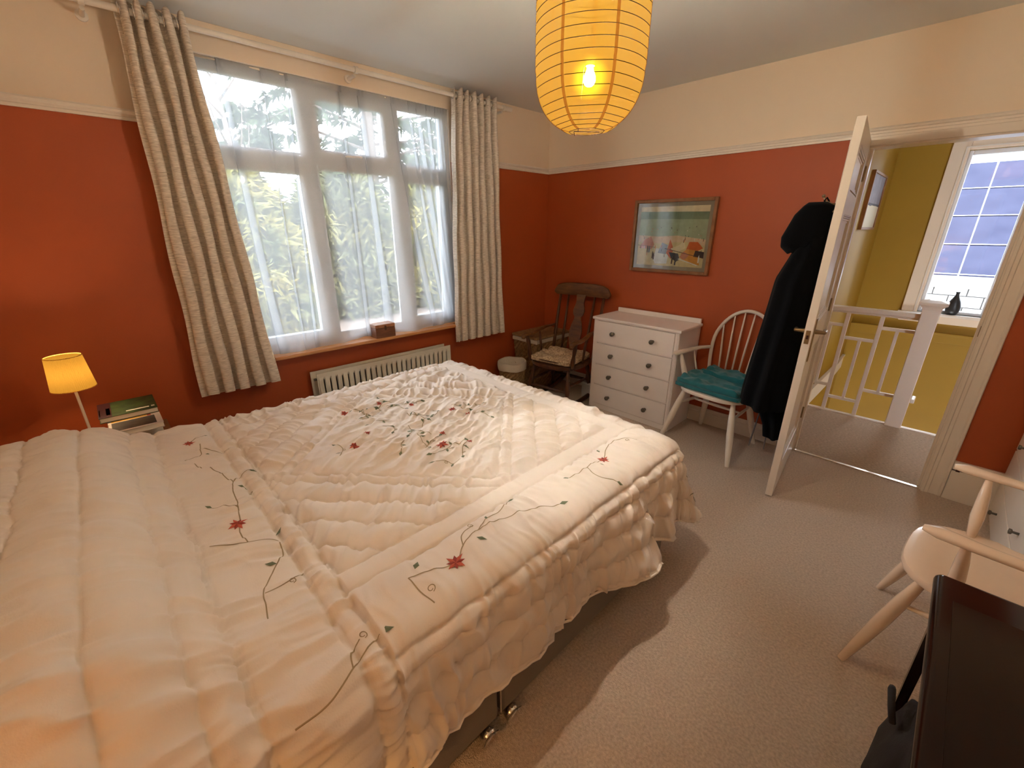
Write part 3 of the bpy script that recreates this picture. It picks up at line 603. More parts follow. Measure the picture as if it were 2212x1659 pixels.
# ---- quilt
X0, X1, YF_, YHD, R_ = .60, 2.215, -1.675, -3.88, .085
ZT = .612; DROP = .425
def qbase(u, v):
    ex = np.clip(u-X1, 0, None); eF = np.clip(X0-u, 0, None); ef = np.clip(v-YF_, 0, None)
    exx = ex+eF; sx = np.where(ex > 0, 1., np.where(eF > 0, -1., 0.))
    e = np.minimum((exx**2.6+ef**2.6+1e-12)**(1/2.6), DROP*1.06); th = np.arctan2(ef, exx+1e-9)
    q = R_*PI/2; a = np.clip(e, 0, q)/R_
    down = R_*(1-np.cos(a)) + np.clip(e-q, 0, None); out = R_*np.sin(a)
    k = np.clip((down-.06)/.36, 0, 1.3)
    # flare near the foot corner of the near side, pinched between two folds
    near = (ex > 0)
    vv = v
    flap = .115*np.exp(-((vv+2.03)/.17)**2)*(vv < -1.98) + .115*np.exp(-((vv+1.98)/.02)**2)*(vv >= -1.98)
    flap = flap + .075*np.exp(-((vv+1.80)/.055)**2)
    flap = flap*np.where(ef > 0, np.exp(-ef/.03), 1)
    cone = np.where((exx > 0) & (ef > 0), .115*np.sin(2*th)**1.2, 0)
    rip = .010*np.sin(v*14.0)+.007*np.sin(v*31+1.3)+.018*sm(-2.9, -3.4, v)*np.sin(v*9)
    ripf = .016*np.sin(u*12.0)+.008*np.sin(u*27)
    out = out + k**1.25*(np.where(near, flap+cone, cone) + np.where(exx > 0, rip*np.cos(th)**2, 0) + np.where(ef > 0, ripf*np.sin(th)**2, 0))
    out = out + np.where(exx+ef > 0, .012, 0)*k
    x = np.clip(u, X0, X1) + sx*np.cos(th)*out
    y = np.minimum(v, YF_) + np.sin(th)*out
    y = np.where(ef > 0, YF_+np.sin(th)*out, y); x = np.where(exx > 0, x, u)
    # top relief: crown, pillows under the quilt
    tx = sm(0, .25, np.minimum(u-X0, X1-u)+.06)
    hump = .165*sm(-3.22, -3.56, v)*(.25+.75*tx)*(1-.10*np.exp(-((u-1.40)/.10)**2)) - .05*sm(-3.64, -3.85, v)
    crown = .012*sm(0, .5, np.minimum(u-X0, X1-u))+.006*np.sin(u*5+1)*np.sin(v*4)
    z = ZT - down + (hump+crown)*np.exp(-down/.12)
    return x, y, z
du = .0042
U = np.arange(X0-.36, X1+DROP+.001, du); V = np.arange(YHD, YF_+DROP+.001, du)
UU, VV = np.meshgrid(U, V, indexing='ij')
bx_, by_, bz_ = qbase(UU, VV)
Pq = np.stack([bx_, by_, bz_], -1)
def normals(P):
    a = np.gradient(P, axis=0); b = np.gradient(P, axis=1); n = np.cross(a, b); n /= np.linalg.norm(n, axis=2)[..., None]+1e-9; return n
Nq = normals(Pq)
def seamdist(t, lines): return np.min(np.abs(t[..., None]-np.array(lines)), -1)
XC, YC = 1.365, -2.425
L1 = np.abs(UU-XC)+np.abs(VV-YC)
regB = VV < -3.06
regA = (~regB) & (UU > 1.97) & ((UU-1.97) > (VV+1.78))
regC = (~regB) & (~regA) & (VV > -1.78)
regD = (~regB) & (~regC) & (UU < .72)
regE = ~(regA | regB | regC | regD)
e0 = X1; f0 = YF_
jog = .004*vnoise(UU*14, VV*14, 3)
dA = seamdist(UU+jog, [1.97, 2.05, e0+.07, e0+.125, e0+.215, e0+.315, e0+.412])
dB = seamdist(VV+jog, [-3.06, -3.066, -3.12, -3.126, -3.31, -3.318, -3.392, -3.52, -3.655, -3.79])
dC = seamdist(VV+jog, [-1.78, -1.70, f0+.07, f0+.125, f0+.215, f0+.315, f0+.412])
dD = seamdist(UU+jog, [.72, .62, .57, .47, .37])
dE = np.minimum(seamdist(L1+jog*1.5, [.56, .63, .78, .93, 1.09])*.707, seamdist(UU, [.72, 1.97])); dE = np.minimum(dE, seamdist(VV, [-3.06, -1.78]))
d = np.select([regA, regB, regC, regD], [dA, dB, dC, dD], dE)
# s: along the seam, n: across
sgn = np.sign(UU-XC)*np.sign(VV-YC)
sE = (UU*(1)-VV*sgn)*.707; nE = L1*.707
s_ = np.select([regA, regB, regC, regD], [VV, UU, UU, VV], sE)
n_ = np.select([regA, regB, regC, regD], [UU, VV, VV, UU], nE)
warp = .012*vnoise(UU*9, VV*9, 8)
g1 = vnoise((s_+warp)/.017, n_/.085, 1); g2 = vnoise((s_+warp*2)/.040, n_/.16+7, 2); g3 = vnoise((s_+warp)/.009, n_/.035, 4)
strip = ((UU > 1.97) & (UU < 2.05) & (~regB)) | ((VV > -1.78) & (VV < -1.70) & regC)
emb = (regA & (UU > 2.05) & (UU < e0+.07)) | (regB & (VV > -3.31) & (VV < -3.126)) | (regC & (VV > -1.70) & (VV < f0+.07))
amp = np.where(strip, .12, np.where(emb, .55, 1.0))
w2 = .030*vnoise(UU*5+9, VV*5+2, 21)+.010*vnoise(UU*13, VV*13, 24)
r1 = 1-2.2*np.abs(vnoise((s_+warp+w2)/.026, n_/.11, 22)); r2 = 1-2.2*np.abs(vnoise((s_+warp*1.6+w2)/.043, n_/.15+3, 23))
wr = amp*(.0075*r1*(.55+.6*np.exp(-d/.022)) + .0085*r2 + .0040*g2 + .0018*g3*np.exp(-d/.012)) - .006*amp
wr = wr + emb*.0045*(1-2.2*np.abs(vnoise((s_+warp*2)/.038, n_/.20, 29))) + emb*.0055*vnoise((s_+warp*3)/.06, n_/.22, 9)
inner = regE & (L1 < .56)
ca, sa = math.cos(.35), math.sin(.35)
p1 = UU*ca+VV*sa; p2 = -UU*sa+VV*ca
wi = .0075*(1-2.2*np.abs(vnoise((p1+warp*2)/.040, p2/.15, 5))) + .0045*(1-2.2*np.abs(vnoise((p1+warp*2)/.024, p2/.09, 25))) + .0060*vnoise((p1+.4*p2)/.019, p2/.07, 6) + .006*vnoise(p1/.07, p2/.2, 15)
wr = np.where(inner, wi*sm(0, .03, d)+wr*.3, wr)
puff = np.where(inner | strip, .35, 1.0)*.0175*(1-np.exp(-d/.026)) - .0055*np.exp(-(d/.0036)**2)
drp = np.clip((UU-X1-.1)/.3, 0, 1)
puff = puff*(1-.35*drp)
big = .012*vnoise((UU+VV*.6)/.11, (VV-UU*.4)/.3, 12)*sm(1.75, 2.15, UU)*sm(-2.95, -3.3, VV)
big = big + .007*vnoise((VV+.5*UU)/.09, (UU-.4*VV)/.22, 13)*np.clip((UU-X1)/.12, 0, 1)
Pq = Pq + Nq*(wr+puff+big)[..., None]*np.where(Nq[..., 2:3] < -.3, 1, 1)
Nq2 = normals(Pq)
sgnN = np.sign(np.mean(Nq2[..., 2])); 
if sgnN < 0: pass
me = bpy.data.meshes.new('quilt_top'); a_, b_ = UU.shape; nv = a_*b_
idx = np.arange(nv).reshape(a_, b_)
quads = np.stack([idx[:-1, :-1], idx[1:, :-1], idx[1:, 1:], idx[:-1, 1:]], -1).reshape(-1, 4)
me.vertices.add(nv); me.loops.add(quads.size); me.polygons.add(len(quads))
qt = thing('patchwork_quilt', (1.4, -2.7, .6), 'cream quilted bedspread with embroidered red flowers, draped over the bed', 'quilt')
me.vertices.foreach_set('co', (Pq-np.array([1.4, -2.7, .6])).astype(np.float32).ravel())
me.loops.foreach_set('vertex_index', quads.astype(np.int32).ravel()); me.polygons.foreach_set('loop_start', np.arange(0, quads.size, 4, dtype=np.int32))
me.polygons.foreach_set('use_smooth', np.ones(len(quads), bool)); me.update(calc_edges=True)
me.materials.append(M_quilt); qo = bpy.data.objects.new('quilt_top', me); COL.objects.link(qo); qo.parent = qt
def S(u, v, lift=.0012):
    i = (u-U[0])/du; j = (v-V[0])/du
    i = min(max(i, 0), a_-1.001); j = min(max(j, 0), b_-1.001); i0, j0 = int(i), int(j); fi, fj = i-i0, j-j0
    P = Pq[i0, j0]*(1-fi)*(1-fj)+Pq[i0+1, j0]*fi*(1-fj)+Pq[i0, j0+1]*(1-fi)*fj+Pq[i0+1, j0+1]*fi*fj
    return P + Nq2[i0, j0]*lift
# bound edge
ring = [S(U[-1], v, 0) for v in V[::6]] + [S(u, V[-1], 0) for u in U[::-6]]
bd = MB().tube([tuple(p) for p in ring[::1]], .0045, 6)
off(bd, (1.4, -2.7, .6)).obj('binding', M_quilt, qt, smooth=True)
M_thr = mat('sage_thread', srgb(168, 146, 112), .8); M_leafg = mat('green_thread', srgb(112, 118, 88), .8); M_redt = mat('rust_red_thread', srgb(196, 92, 66), .8); M_dred = mat('dark_red_thread', srgb(150, 56, 40), .8)
M_vine2 = mat('olive_thread', srgb(84, 84, 48), .8)
LQ = (1.4, -2.7, .6)
def dense(pts, step=.006):
    # Catmull-Rom in cloth space
    P = [np.array(p, float) for p in pts]; out = []
    P = [2*P[0]-P[1]]+P+[2*P[-1]-P[-2]]
    for i in range(1, len(P)-2):
        n = max(2, int(np.linalg.norm(P[i+1]-P[i])/step))
        for k in range(n):
            t = k/n; out.append(.5*((2*P[i])+(-P[i-1]+P[i+1])*t+(2*P[i-1]-5*P[i]+4*P[i+1]-P[i+2])*t*t+(-P[i-1]+3*P[i]-3*P[i+1]+P[i+2])*t**3))
    out.append(P[-2]); return out
def stem(mb, pts, w=.0017, mi=0):
    D = dense(pts); vs = []
    for i, p in enumerate(D):
        t = D[min(i+1, len(D)-1)]-D[max(i-1, 0)]; t = t/(np.linalg.norm(t)+1e-9); n = np.array([-t[1], t[0]])*w
        vs += [S(*(p+n)), S(*p, .0020), S(*(p-n))]
    mb.add(vs, [f for i in range(len(D)-1) for f in ((3*i, 3*i+1, 3*i+4, 3*i+3), (3*i+1, 3*i+2, 3*i+5, 3*i+4))], mi)
def petal(mb, c, a, L_, w, mi):
    c = np.array(c); t = np.array([math.cos(a), math.sin(a)]); n = np.array([-t[1], t[0]])
    ps = [c, c+t*L_*.45+n*w, c+t*L_, c+t*L_*.45-n*w, c+t*L_*.5]
    vs = [S(*ps[0], .002), S(*ps[1], .0018), S(*ps[2], .0015), S(*ps[3], .0018), S(*ps[4], .0036)]
    mb.add(vs, [(0, 1, 4), (1, 2, 4), (2, 3, 4), (3, 0, 4)], mi)
def flower(c, r=.026, ph=0):
    mb = MB()
    for k in range(8): petal(mb, c, ph+k*PI/4, r*(1 if k % 2 == 0 else .8), r*.20, 0 if k % 2 == 0 else 1)
    for k in range(4): petal(mb, c, ph+.4+k*PI/2, r*.4, r*.14, 1)
    off(mb, LQ).obj('embroidered_flower', [M_redt, M_dred], qt)
def vine(stems, leaves, curls=(), m=(None, None)):
    mb = MB()
    for s in stems: stem(mb, s)
    for c, a, L_ in leaves: petal(mb, c, a, L_, L_*.24, 1)
    for c, r in curls: stem(mb, [(c[0]+r*(1-.06*k)*math.cos(k*.7), c[1]+r*(1-.06*k)*math.sin(k*.7)) for k in range(11)], .0012)
    off(mb, LQ).obj('embroidered_vine', [m[0] or M_thr, m[1] or M_leafg], qt)
FLW = {}
#@@VINES
V1 = [[(2.28,-3.27),(2.275,-3.20),(2.245,-3.13),(2.215,-3.06)],[(2.13,-2.93),(2.145,-2.88),(2.165,-2.80),(2.13,-2.745),(2.10,-2.665),(2.08,-2.60),(2.075,-2.54),(2.06,-2.50)],[(2.10,-2.665),(2.12,-2.56),(2.16,-2.47),(2.20,-2.39)],[(2.135,-2.75),(2.09,-2.72),(2.07,-2.66)],[(2.13,-2.93),(2.19,-2.93),(2.235,-2.92)],[(2.25,-3.14),(2.22,-3.13),(2.20,-3.10)]]
vine(V1, [((2.215,-3.06),1.2,.035),((2.115,-2.90),2.4,.035),((2.135,-2.70),.6,.034),((2.09,-2.62),2.6,.024),((2.06,-2.50),1.6,.032),((2.20,-2.39),1.2,.034)], [((2.065,-2.67),.010),((2.20,-2.905),.012),((2.195,-3.09),.010)])
flower((2.165,-2.80), .034, .3)
V2 = [[(2.12,-2.24),(2.13,-2.18),(2.13,-2.11),(2.135,-2.04),(2.10,-1.97),(2.08,-1.90),(2.10,-1.84),(2.14,-1.79)],[(2.13,-2.14),(2.17,-2.16),(2.215,-2.155),(2.25,-2.13)]]
vine(V2, [((2.12,-2.24),-1.6,.034),((2.25,-2.13),.9,.03),((2.09,-2.0),2.6,.028),((2.15,-2.09),.3,.022)], [((2.12,-1.84),.009)])
flower((2.135,-2.04), .030)
V3 = [[(1.06,-3.23),(1.12,-3.215)],[(1.13,-3.19),(1.20,-3.17),(1.24,-3.165),(1.29,-3.15)],[(1.29,-3.15),(1.36,-3.165),(1.44,-3.17),(1.50,-3.18),(1.57,-3.19),(1.63,-3.205),(1.70,-3.20)],[(1.29,-3.15),(1.26,-3.12),(1.25,-3.08)],[(1.48,-3.175),(1.45,-3.20),(1.42,-3.24)],[(1.70,-3.20),(1.68,-3.25),(1.66,-3.29)],[(1.70,-3.20),(1.715,-3.15),(1.73,-3.13)],[(1.74,-3.13),(1.80,-3.14),(1.86,-3.18),(1.92,-3.22),(1.97,-3.23),(2.02,-3.24)],[(1.93,-3.22),(1.93,-3.18),(1.92,-3.14),(1.90,-3.12)]]
vine(V3, [((1.25,-3.09),.9,.03),((1.33,-3.145),1.0,.026),((1.42,-3.24),-2.4,.026),((1.70,-3.13),2.3,.034),((1.84,-3.165),-2.2,.032)], [((1.93,-3.155),.009),((1.38,-3.12),.009)])
flower((1.585,-3.20), .030, .2)
V4 = [[(.83,-3.21),(.79,-3.18),(.76,-3.15)],[(.86,-3.18),(.93,-3.19),(.99,-3.20),(1.03,-3.26)],[(.93,-3.19),(.97,-3.14),(1.0,-3.10)]]
vine(V4, [((.76,-3.15),.6,.02),((.98,-3.18),.4,.024)]); flower((.835,-3.215), .026)
V5 = [[(1.35,-1.60),(1.45,-1.575),(1.58,-1.59),(1.71,-1.585),(1.82,-1.60),(1.93,-1.585),(2.03,-1.60)],[(1.1,-1.60),(1.18,-1.63),(1.26,-1.61)],[(.85,-1.60),(.95,-1.58),(1.03,-1.56)]]
vine(V5, [((1.5,-1.585),.8,.03),((1.62,-1.60),-.8,.026),((1.9,-1.59),.9,.028),((1.18,-1.63),2.3,.026),((.9,-1.6),.8,.024)]); flower((1.71,-1.585), .030); flower((1.04,-1.56), .024)
for c, r in (((.963,-2.589),.026),((1.347,-2.714),.026),((1.594,-2.441),.030),((1.27,-2.62),.018),((1.317,-2.182),.024),((.992,-2.415),.018),((1.394,-2.144),.018),((1.51,-2.38),.018),((1.64,-2.33),.018),((1.12,-2.30),.018)): flower(c, r, random.random())
for k in range(28):
    for _ in range(50):
        c = (random.uniform(.82, 1.9), random.uniform(-2.95, -1.9))
        if abs(c[0]-XC)+abs(c[1]-YC) < .44: break
    a = random.uniform(0, 2*PI); pts = [c]
    for q in range(3):
        a += random.uniform(-.9, .9); pts.append((pts[-1][0]+.035*math.cos(a), pts[-1][1]+.035*math.sin(a)))
    vine([pts], [(pts[1], a+1.2, .026), (pts[3], a, .030)], [((pts[2][0]+.01, pts[2][1]), .007)] if k % 3 == 0 else [])
# vine on the hanging foot corner
u0, v0 = X1+.20, YF_+.22
vine([[(u0-.06, v0-.02), (u0, v0+.03), (u0+.05, v0+.02), (u0+.10, v0+.07)], [(u0, v0+.03), (u0+.02, v0+.09), (u0+.07, v0+.13)], [(u0+.05, v0+.02), (u0+.08, v0-.03), (u0+.13, v0-.02)]],
     [((u0+.02, v0+.09), 1.9, .026), ((u0+.07, v0+.13), .9, .028), ((u0+.10, v0+.07), .7, .028), ((u0+.13, v0-.02), 0, .026), ((u0-.03, v0+.0), -1.9, .024), ((u0+.03, v0+.05), .0, .022)], m=(M_vine2, M_vine2))

# ================================================================== WINDSOR CHAIRS
def windsor(loc, rz, label, m):
    c = thing('windsor_armchair', loc, label, 'chair', rz, 'white painted windsor armchairs')
    sh_ = []
    for k in range(40):
        t = 2*PI*k/40; cx, cy = math.cos(t), math.sin(t); p = 3.2 if cy < 0 else 2.5
        r = (abs(cx)**p+abs(cy)**p)**(-1/p); w = .242 if cy < 0 else .225
        sh_.append((w*r*cx, (.25 if cy < 0 else .18)*r*cy-.01))
    s = MB(); rings = []
    for sc, z in ((.90, .398), (.985, .403), (1.0, .416), (.985, .428), (.90, .432), (.6, .424), (.25, .421)): rings.append([(x*sc, y*sc+.0, z) for x, y in sh_])
    vs = [p for r in rings for p in r]; n = 40
    s.add(vs, [(i*n+k, i*n+(k+1) % n, (i+1)*n+(k+1) % n, (i+1)*n+k) for i in range(6) for k in range(n)]+[tuple(range(n))[::-1], tuple(6*n+k for k in range(n))])
    s.obj('seat', m, c, smooth=True, angle=50)
    legs = {'fl': ((-.175, -.18, .405), (-.262, -.295, 0)), 'fr': ((.175, -.18, .405), (.262, -.295, 0)), 'bl': ((-.14, .10, .405), (-.21, .19, 0)), 'br': ((.14, .10, .405), (.21, .19, 0))}
    mid = {}
    for k, (a, b) in legs.items():
        a = Vector(a); b = Vector(b); P = [a.lerp(b, t) for t in (0, .25, .5, .75, 1)]
        MB().tube(P, [.014, .021, .0225, .019, .013], 12).obj('leg', m, c, smooth=True, angle=50); mid[k] = a.lerp(b, .27)
    for a, b in (('fl', 'bl'), ('fr', 'br')): MB().tube([mid[a].lerp(mid[b], t) for t in (0, .5, 1)], [.007, .0115, .007], 10).obj('stretcher', m, c, smooth=True)
    MB().tube([mid['fl'].lerp(mid['bl'], .5).lerp(mid['fr'].lerp(mid['br'], .5), t) for t in (0, .5, 1)], [.007, .0115, .007], 10).obj('stretcher', m, c, smooth=True)
    # hoop
    hp_ = []; 
    for k in range(33):
        t = k/32*PI; x = -.228*math.cos(t); hgt = math.sin(t)**.72
        z = .43 + .52*hgt; xx = x*(.82+.26*min(1, hgt*1.6)) if True else x
        hp_.append((xx, .145+.082*(z-.43)/.52, z))
    MB().tube(hp_, .0125, 10, up=(0, 1, 0)).obj('hoop', m, c, smooth=True)
    for k in range(6):
        x = -.140+.28*k/5; top = None
        xt = x*1.22; zt = max(z for (hx, hy, z) in hp_ if abs(hx-xt) < .03)
        yt = .145+.082*(zt-.43)/.52
        MB().tube([(x*.82, .140, .425), (x*1.0, (.14+yt)/2, (.425+zt)/2), (xt, yt, zt)], [.0055, .0075, .005], 8).obj('spindle', m, c, smooth=True)
    # arms: flat curved bar from hoop forwards, on a post
    for s_ in (-1, 1):
        A = [(s_*.222, .165, .655), (s_*.262, .10, .652), (s_*.283, .0, .648), (s_*.285, -.10, .648), (s_*.283, -.19, .650), (s_*.280, -.225, .648)]
        mb = MB().tube(A, [.018, .020, .021, .023, .027, .014], 12, flat=.62, up=(0, 0, 1)); mb.obj('armrest', m, c, smooth=True, angle=60)
        MB().tube([(s_*.205, -.115, .42), (s_*.235, -.12, .50), (s_*.262, -.125, .58), (s_*.280, -.13, .645)], [.012, .020, .016, .009], 12).obj('arm_post', m, c, smooth=True)
        MB().tube([(s_*.206, .03, .42), (s_*.25, .04, .54), (s_*.283, .045, .645)], [.006, .008, .005], 8).obj('arm_spindle', m, c, smooth=True)
    return c
ch1 = windsor((1.957, -.262, 0), math.radians(-7), 'white painted windsor armchair with folded teal towel on seat, by the door wall', M_gloss)
M_ivory = mat('ivory_satin_paint', srgb(232, 206, 180), .22, noise=.03, nscale=5, coat=.2)
ch2 = windsor((3.315, -1.445, 0), math.radians(-95.5), 'cream painted windsor armchair with glossy empty seat behind the dark table', M_ivory)
# towel
tw = thing('folded_towel', (1.957, -.262, .43), 'folded teal towel lying on the white armchair seat', 'towel', math.radians(-7))
def pad(x0, x1, y0, y1, z0, h, seed, droop=0):
    mb = MB(); n, m_ = 64, 56; top = np.zeros((n+1, m_+1, 3)); botm = np.zeros_like(top)
    a = np.linspace(-1, 1, n+1); b = np.linspace(-1, 1, m_+1); A, B = np.meshgrid(a, b, indexing='ij')
    X = (x0+x1)/2+(x1-x0)/2*np.sign(A)*np.abs(np.sin(A*PI/2)); Y = (y0+y1)/2+(y1-y0)/2*np.sin(B*PI/2)
    e = (1-np.abs(A)**5)*(1-np.abs(B)**5); e = np.clip(e, 0, 1)**.45
    rr_ = 1-.10*(np.abs(A*B))**3; X = (x0+x1)/2+(X-(x0+x1)/2)*rr_; Y = (y0+y1)/2+(Y-(y0+y1)/2)*rr_
    nzv = .018*vnoise(X*9+Y*5, Y*15, seed)*(h > .032)+.012*vnoise(X*20+Y*12, Y*26+5, seed+1)*(h > .032)+.002*vnoise(X*60, Y*60, seed+2)
    Z = z0+h*.5+(h*.5+nzv)*e; Zb = z0+h*.5-h*.5*e
    top[..., 0] = X+.004*vnoise(Y*30, X*9, seed+4); top[..., 1] = Y; top[..., 2] = Z; botm[..., 0] = top[..., 0]; botm[..., 1] = Y; botm[..., 2] = Zb
    return mb.grid(top).grid(botm[::-1])
pad(-.240, .238, -.248, .13, .003, .030, 31).obj('lower_fold', M_teal, tw, smooth=True)
pad(-.236, .228, -.242, .12, .028, .042, 35).obj('upper_fold', M_teal, tw, smooth=True)
pad(-.15, .225, -.04, .135, .060, .040, 39).obj('rolled_edge', M_teal, tw, smooth=True)

# ================================================================== ROCKING CHAIR
rk = thing('rocking_chair', (.622, -.46, 0), 'dark wooden rocking chair with turned spindles, in the corner beside white drawers', 'rocking chair', math.radians(8))
def rpt(name, mb, m=M_darkwood, **k): return mb.obj(name, m, rk, **k)
seat = []
for k in range(36):
    t = 2*PI*k/36; cx, cy = math.cos(t), math.sin(t); r = (abs(cx)**3.4+abs(cy)**3.4)**(-1/3.4); seat.append((.242*r*cx, .235*r*cy))
s = MB(); rings = [[(x*a, y*a+(0 if y > 0 else -.012*math.cos(x*12)*a), z) for x, y in seat] for a, z in ((.86, .355), (.98, .362), (1.0, .378), (.98, .392), (.9, .395))]
s.add([p for r in rings for p in r], [(i*36+k, i*36+(k+1) % 36, (i+1)*36+(k+1) % 36, (i+1)*36+k) for i in range(4) for k in range(36)]+[tuple(range(36))[::-1], tuple(4*36+k for k in range(36))])
rpt('seat', s, smooth=True, angle=50)
turn = [.013, .013, .020, .013, .018, .024, .024, .020, .013, .019, .012]
for s_ in (-1, 1):
    for y0, y1 in ((-.17, -.22), (.16, .20)):
        a = Vector((s_*.175, y0, .36)); b = Vector((s_*.205, y1, .065)); rpt('leg', MB().tube([a.lerp(b, t/10) for t in range(11)], turn, 12), smooth=True)
    R0 = [(s_*.205, -.40, .055), (s_*.205, -.34, .035), (s_*.205, -.22, .018), (s_*.205, 0, .013), (s_*.205, .20, .022), (s_*.205, .36, .05), (s_*.205, .40, .068)]
    rpt('rocker', MB().tube([(a, b, c+.012) for a, b, c in R0], .022, 8, flat=1.0, up=(0, 0, 1)), smooth=True)
    rpt('stretcher', MB().tube([(s_*.19, -.20, .21), (s_*.19, 0, .21), (s_*.19, .185, .21)], [.008, .015, .008], 10), smooth=True)
rpt('stretcher', MB().tube([(-.21, -.205, .17), (-.1, -.205, .17), (0, -.205, .17), (.1, -.205, .17), (.21, -.205, .17)], [.009, .016, .012, .016, .009], 10), smooth=True)
rpt('stretcher', MB().tube([(-.21, .19, .18), (0, .19, .18), (.21, .19, .18)], [.009, .016, .009], 10), smooth=True)
# back: posts lean back; crest rail
def bk(z): return .19+.145*(z-.38)/.62
for x in (-.222, .222): rpt('back_post', MB().tube([(x*.96, bk(.38), .38), (x*.98, bk(.55), .55), (x, bk(.72), .72), (x*1.01, bk(.92), .92)], [.012, .017, .013, .012], 12), smooth=True)
for x in (-.135, .135): rpt('spindle', MB().tube([(x*.9, bk(.38), .38), (x*.95, bk(.6), .6), (x, bk(.92), .92)], [.009, .012, .009], 10), smooth=True)
sp = [(.030, .38), (.034, .44), (.045, .48), (.060, .55), (.064, .61), (.052, .67), (.036, .71), (.032, .735), (.050, .755), (.058, .79), (.048, .83), (.038, .86), (.046, .93)]
mb = MB(); n = len(sp)
mb.add([(sx*w, bk(z)-dy, z) for dy in (0, .012) for sx in (-1, 1) for w, z in sp],
       [(i, i+1, n+i+1, n+i) for i in range(n-1)]+[(2*n+i, 2*n+i+1, 3*n+i+1, 3*n+i) for i in range(n-1)]+[(i, i+1, 2*n+i+1, 2*n+i) for i in range(n-1)]+[(n+i, n+i+1, 3*n+i+1, 3*n+i) for i in range(n-1)]+[(0, n, 3*n, 2*n), (n-1, 2*n-1, 4*n-1, 3*n-1)])
rpt('splat', mb, M_amberwood)
G = []; N_ = 24
for k in range(N_+1):
    t = -1+2*k/N_; x = .285*t; yb = bk(.97)-.045*(1-t*t)*-1*-1+.0; yb = bk(.97)+.03*(1-t*t)-.01
    hi = 1.028-.030*abs(t)**6*1.4+.006*(1-t*t); lo = .915+.014*abs(t)**3 if abs(t) > .6 else .918
    lo = .918-.0*abs(t)
    e = .020 if abs(t) > .97 else 0
    G.append([(x, yb-.012, lo+e), (x, yb-.017, lo+.03), (x, yb-.015, hi-.03), (x, yb-.012, hi-e-.006), (x, yb-.002, hi-e), (x, yb+.012, hi-.01-e), (x, yb+.008, lo+.03), (x, yb+.006, lo+e)])
mb = MB(); vs = [p for r in G for p in r]
mb.add(vs, [(i*8+k, i*8+(k+1) % 8, (i+1)*8+(k+1) % 8, (i+1)*8+k) for i in range(N_) for k in range(8)]+[tuple(range(8))[::-1], tuple(N_*8+k for k in range(8))])
rpt('crest_rail', mb, M_amberwood, smooth=True, angle=50)
for s_ in (-1, 1):
    A = [(s_*.228, bk(.64), .642), (s_*.238, .08, .645), (s_*.246, -.03, .622), (s_*.248, -.13, .612), (s_*.248, -.20, .622), (s_*.247, -.245, .612), (s_*.246, -.255, .590)]
    rpt('armrest', MB().tube(A, [.016, .020, .022, .026, .030, .026, .014], 12, flat=.55, up=(0, 0, 1)), M_amberwood, smooth=True)
    rpt('arm_post', MB().tube([(s_*.215, -.175, .385), (s_*.22, -.178, .44), (s_*.228, -.18, .50), (s_*.238, -.185, .56), (s_*.246, -.19, .61)], [.012, .021, .014, .019, .010], 12), smooth=True)
    rpt('arm_spindle', MB().tube([(s_*.218, .0, .385), (s_*.226, .0, .50), (s_*.243, .0, .62)], [.009, .012, .008], 10), smooth=True)
cu = thing('seat_cushion', (.622, -.46, .397), 'speckled beige floral cushion on the rocking chair', 'cushion', math.radians(8))
M_cush = mat('speckled_cushion', srgb(150, 120, 90), .9, col2=srgb(226, 200, 160), nscale=70, bump=.5, bscale=60, detail=3)
pad(-.205, .205, -.215, .19, 0, .052, 51).obj('cover', M_cush, cu, smooth=True)
off(MB().tube([(x*.82, y*.88-.01, .026) for x, y in seat], .005, 6, closed=True), (0, 0, 0)).obj('piping', M_darkwood, cu)
# storage box on floor under/behind the chair
sb_ = thing('pale_box', (.80, -.17, 0), 'pale grey lidded box on the floor behind the rocking chair', 'box')
wpart(sb_, 'body', MB().box((.72, -.26, 0), (.882, -.04, .13)), mat('pale_card', srgb(186, 180, 176), .8), bevel=.004)
wpart(sb_, 'lid', MB().box((.716, -.264, .132), (.886, -.036, .155)), mat('pale_card_lid', srgb(200, 194, 190), .8), bevel=.004)
# ================================================================== HAMPER, BIN
hmp = thing('laundry_hamper', (.235, -.28, 0), 'wicker laundry hamper with lid in the corner behind the rocking chair', 'hamper')
def wov(x0, x1, y0, y1, z0, z1, tp):   # tapered woven body
    mb = MB(); nzr = 22; ring = []
    for i in range(nzr+1):
        f = i/nzr; ins = tp*(1-f); z = z0+(z1-z0)*f; row = []
        for (ax, ay), (bx2, by2) in (((x0, y0), (x1, y0)), ((x1, y0), (x1, y1)), ((x1, y1), (x0, y1)), ((x0, y1), (x0, y0))):
            for k in range(14):
                t = k/14; px_, py_ = ax+(bx2-ax)*t, ay+(by2-ay)*t; cx, cy = (x0+x1)/2, (y0+y1)/2
                w = .004*math.sin((k+i)*PI) if False else .004*(1 if (k+i) % 2 else -1)
                dx, dy = (1 if px_ > cx else -1), (1 if py_ > cy else -1)
                row.append((px_-dx*ins*(abs(px_-cx)/((x1-x0)/2))+w*(1 if ay != by2 else 0)*dx, py_-dy*ins*(abs(py_-cy)/((y1-y0)/2))+w*(1 if ax != bx2 else 0)*dy, z))
        ring.append(row)
    n = 56; vs = [p for r in ring for p in r]
    mb.add(vs, [(i*n+k, i*n+(k+1) % n, (i+1)*n+(k+1) % n, (i+1)*n+k) for i in range(nzr) for k in range(n)]+[tuple(range(n))[::-1], tuple(nzr*n+k for k in range(n))]); return mb
wpart(hmp, 'body', wov(.055, .365, -.515, -.045, 0, .515, .035), M_wicker)
wpart(hmp, 'liner_cuff', MB().box((.048, -.522, .485), (.372, -.038, .522)), M_liner, bevel=.006)
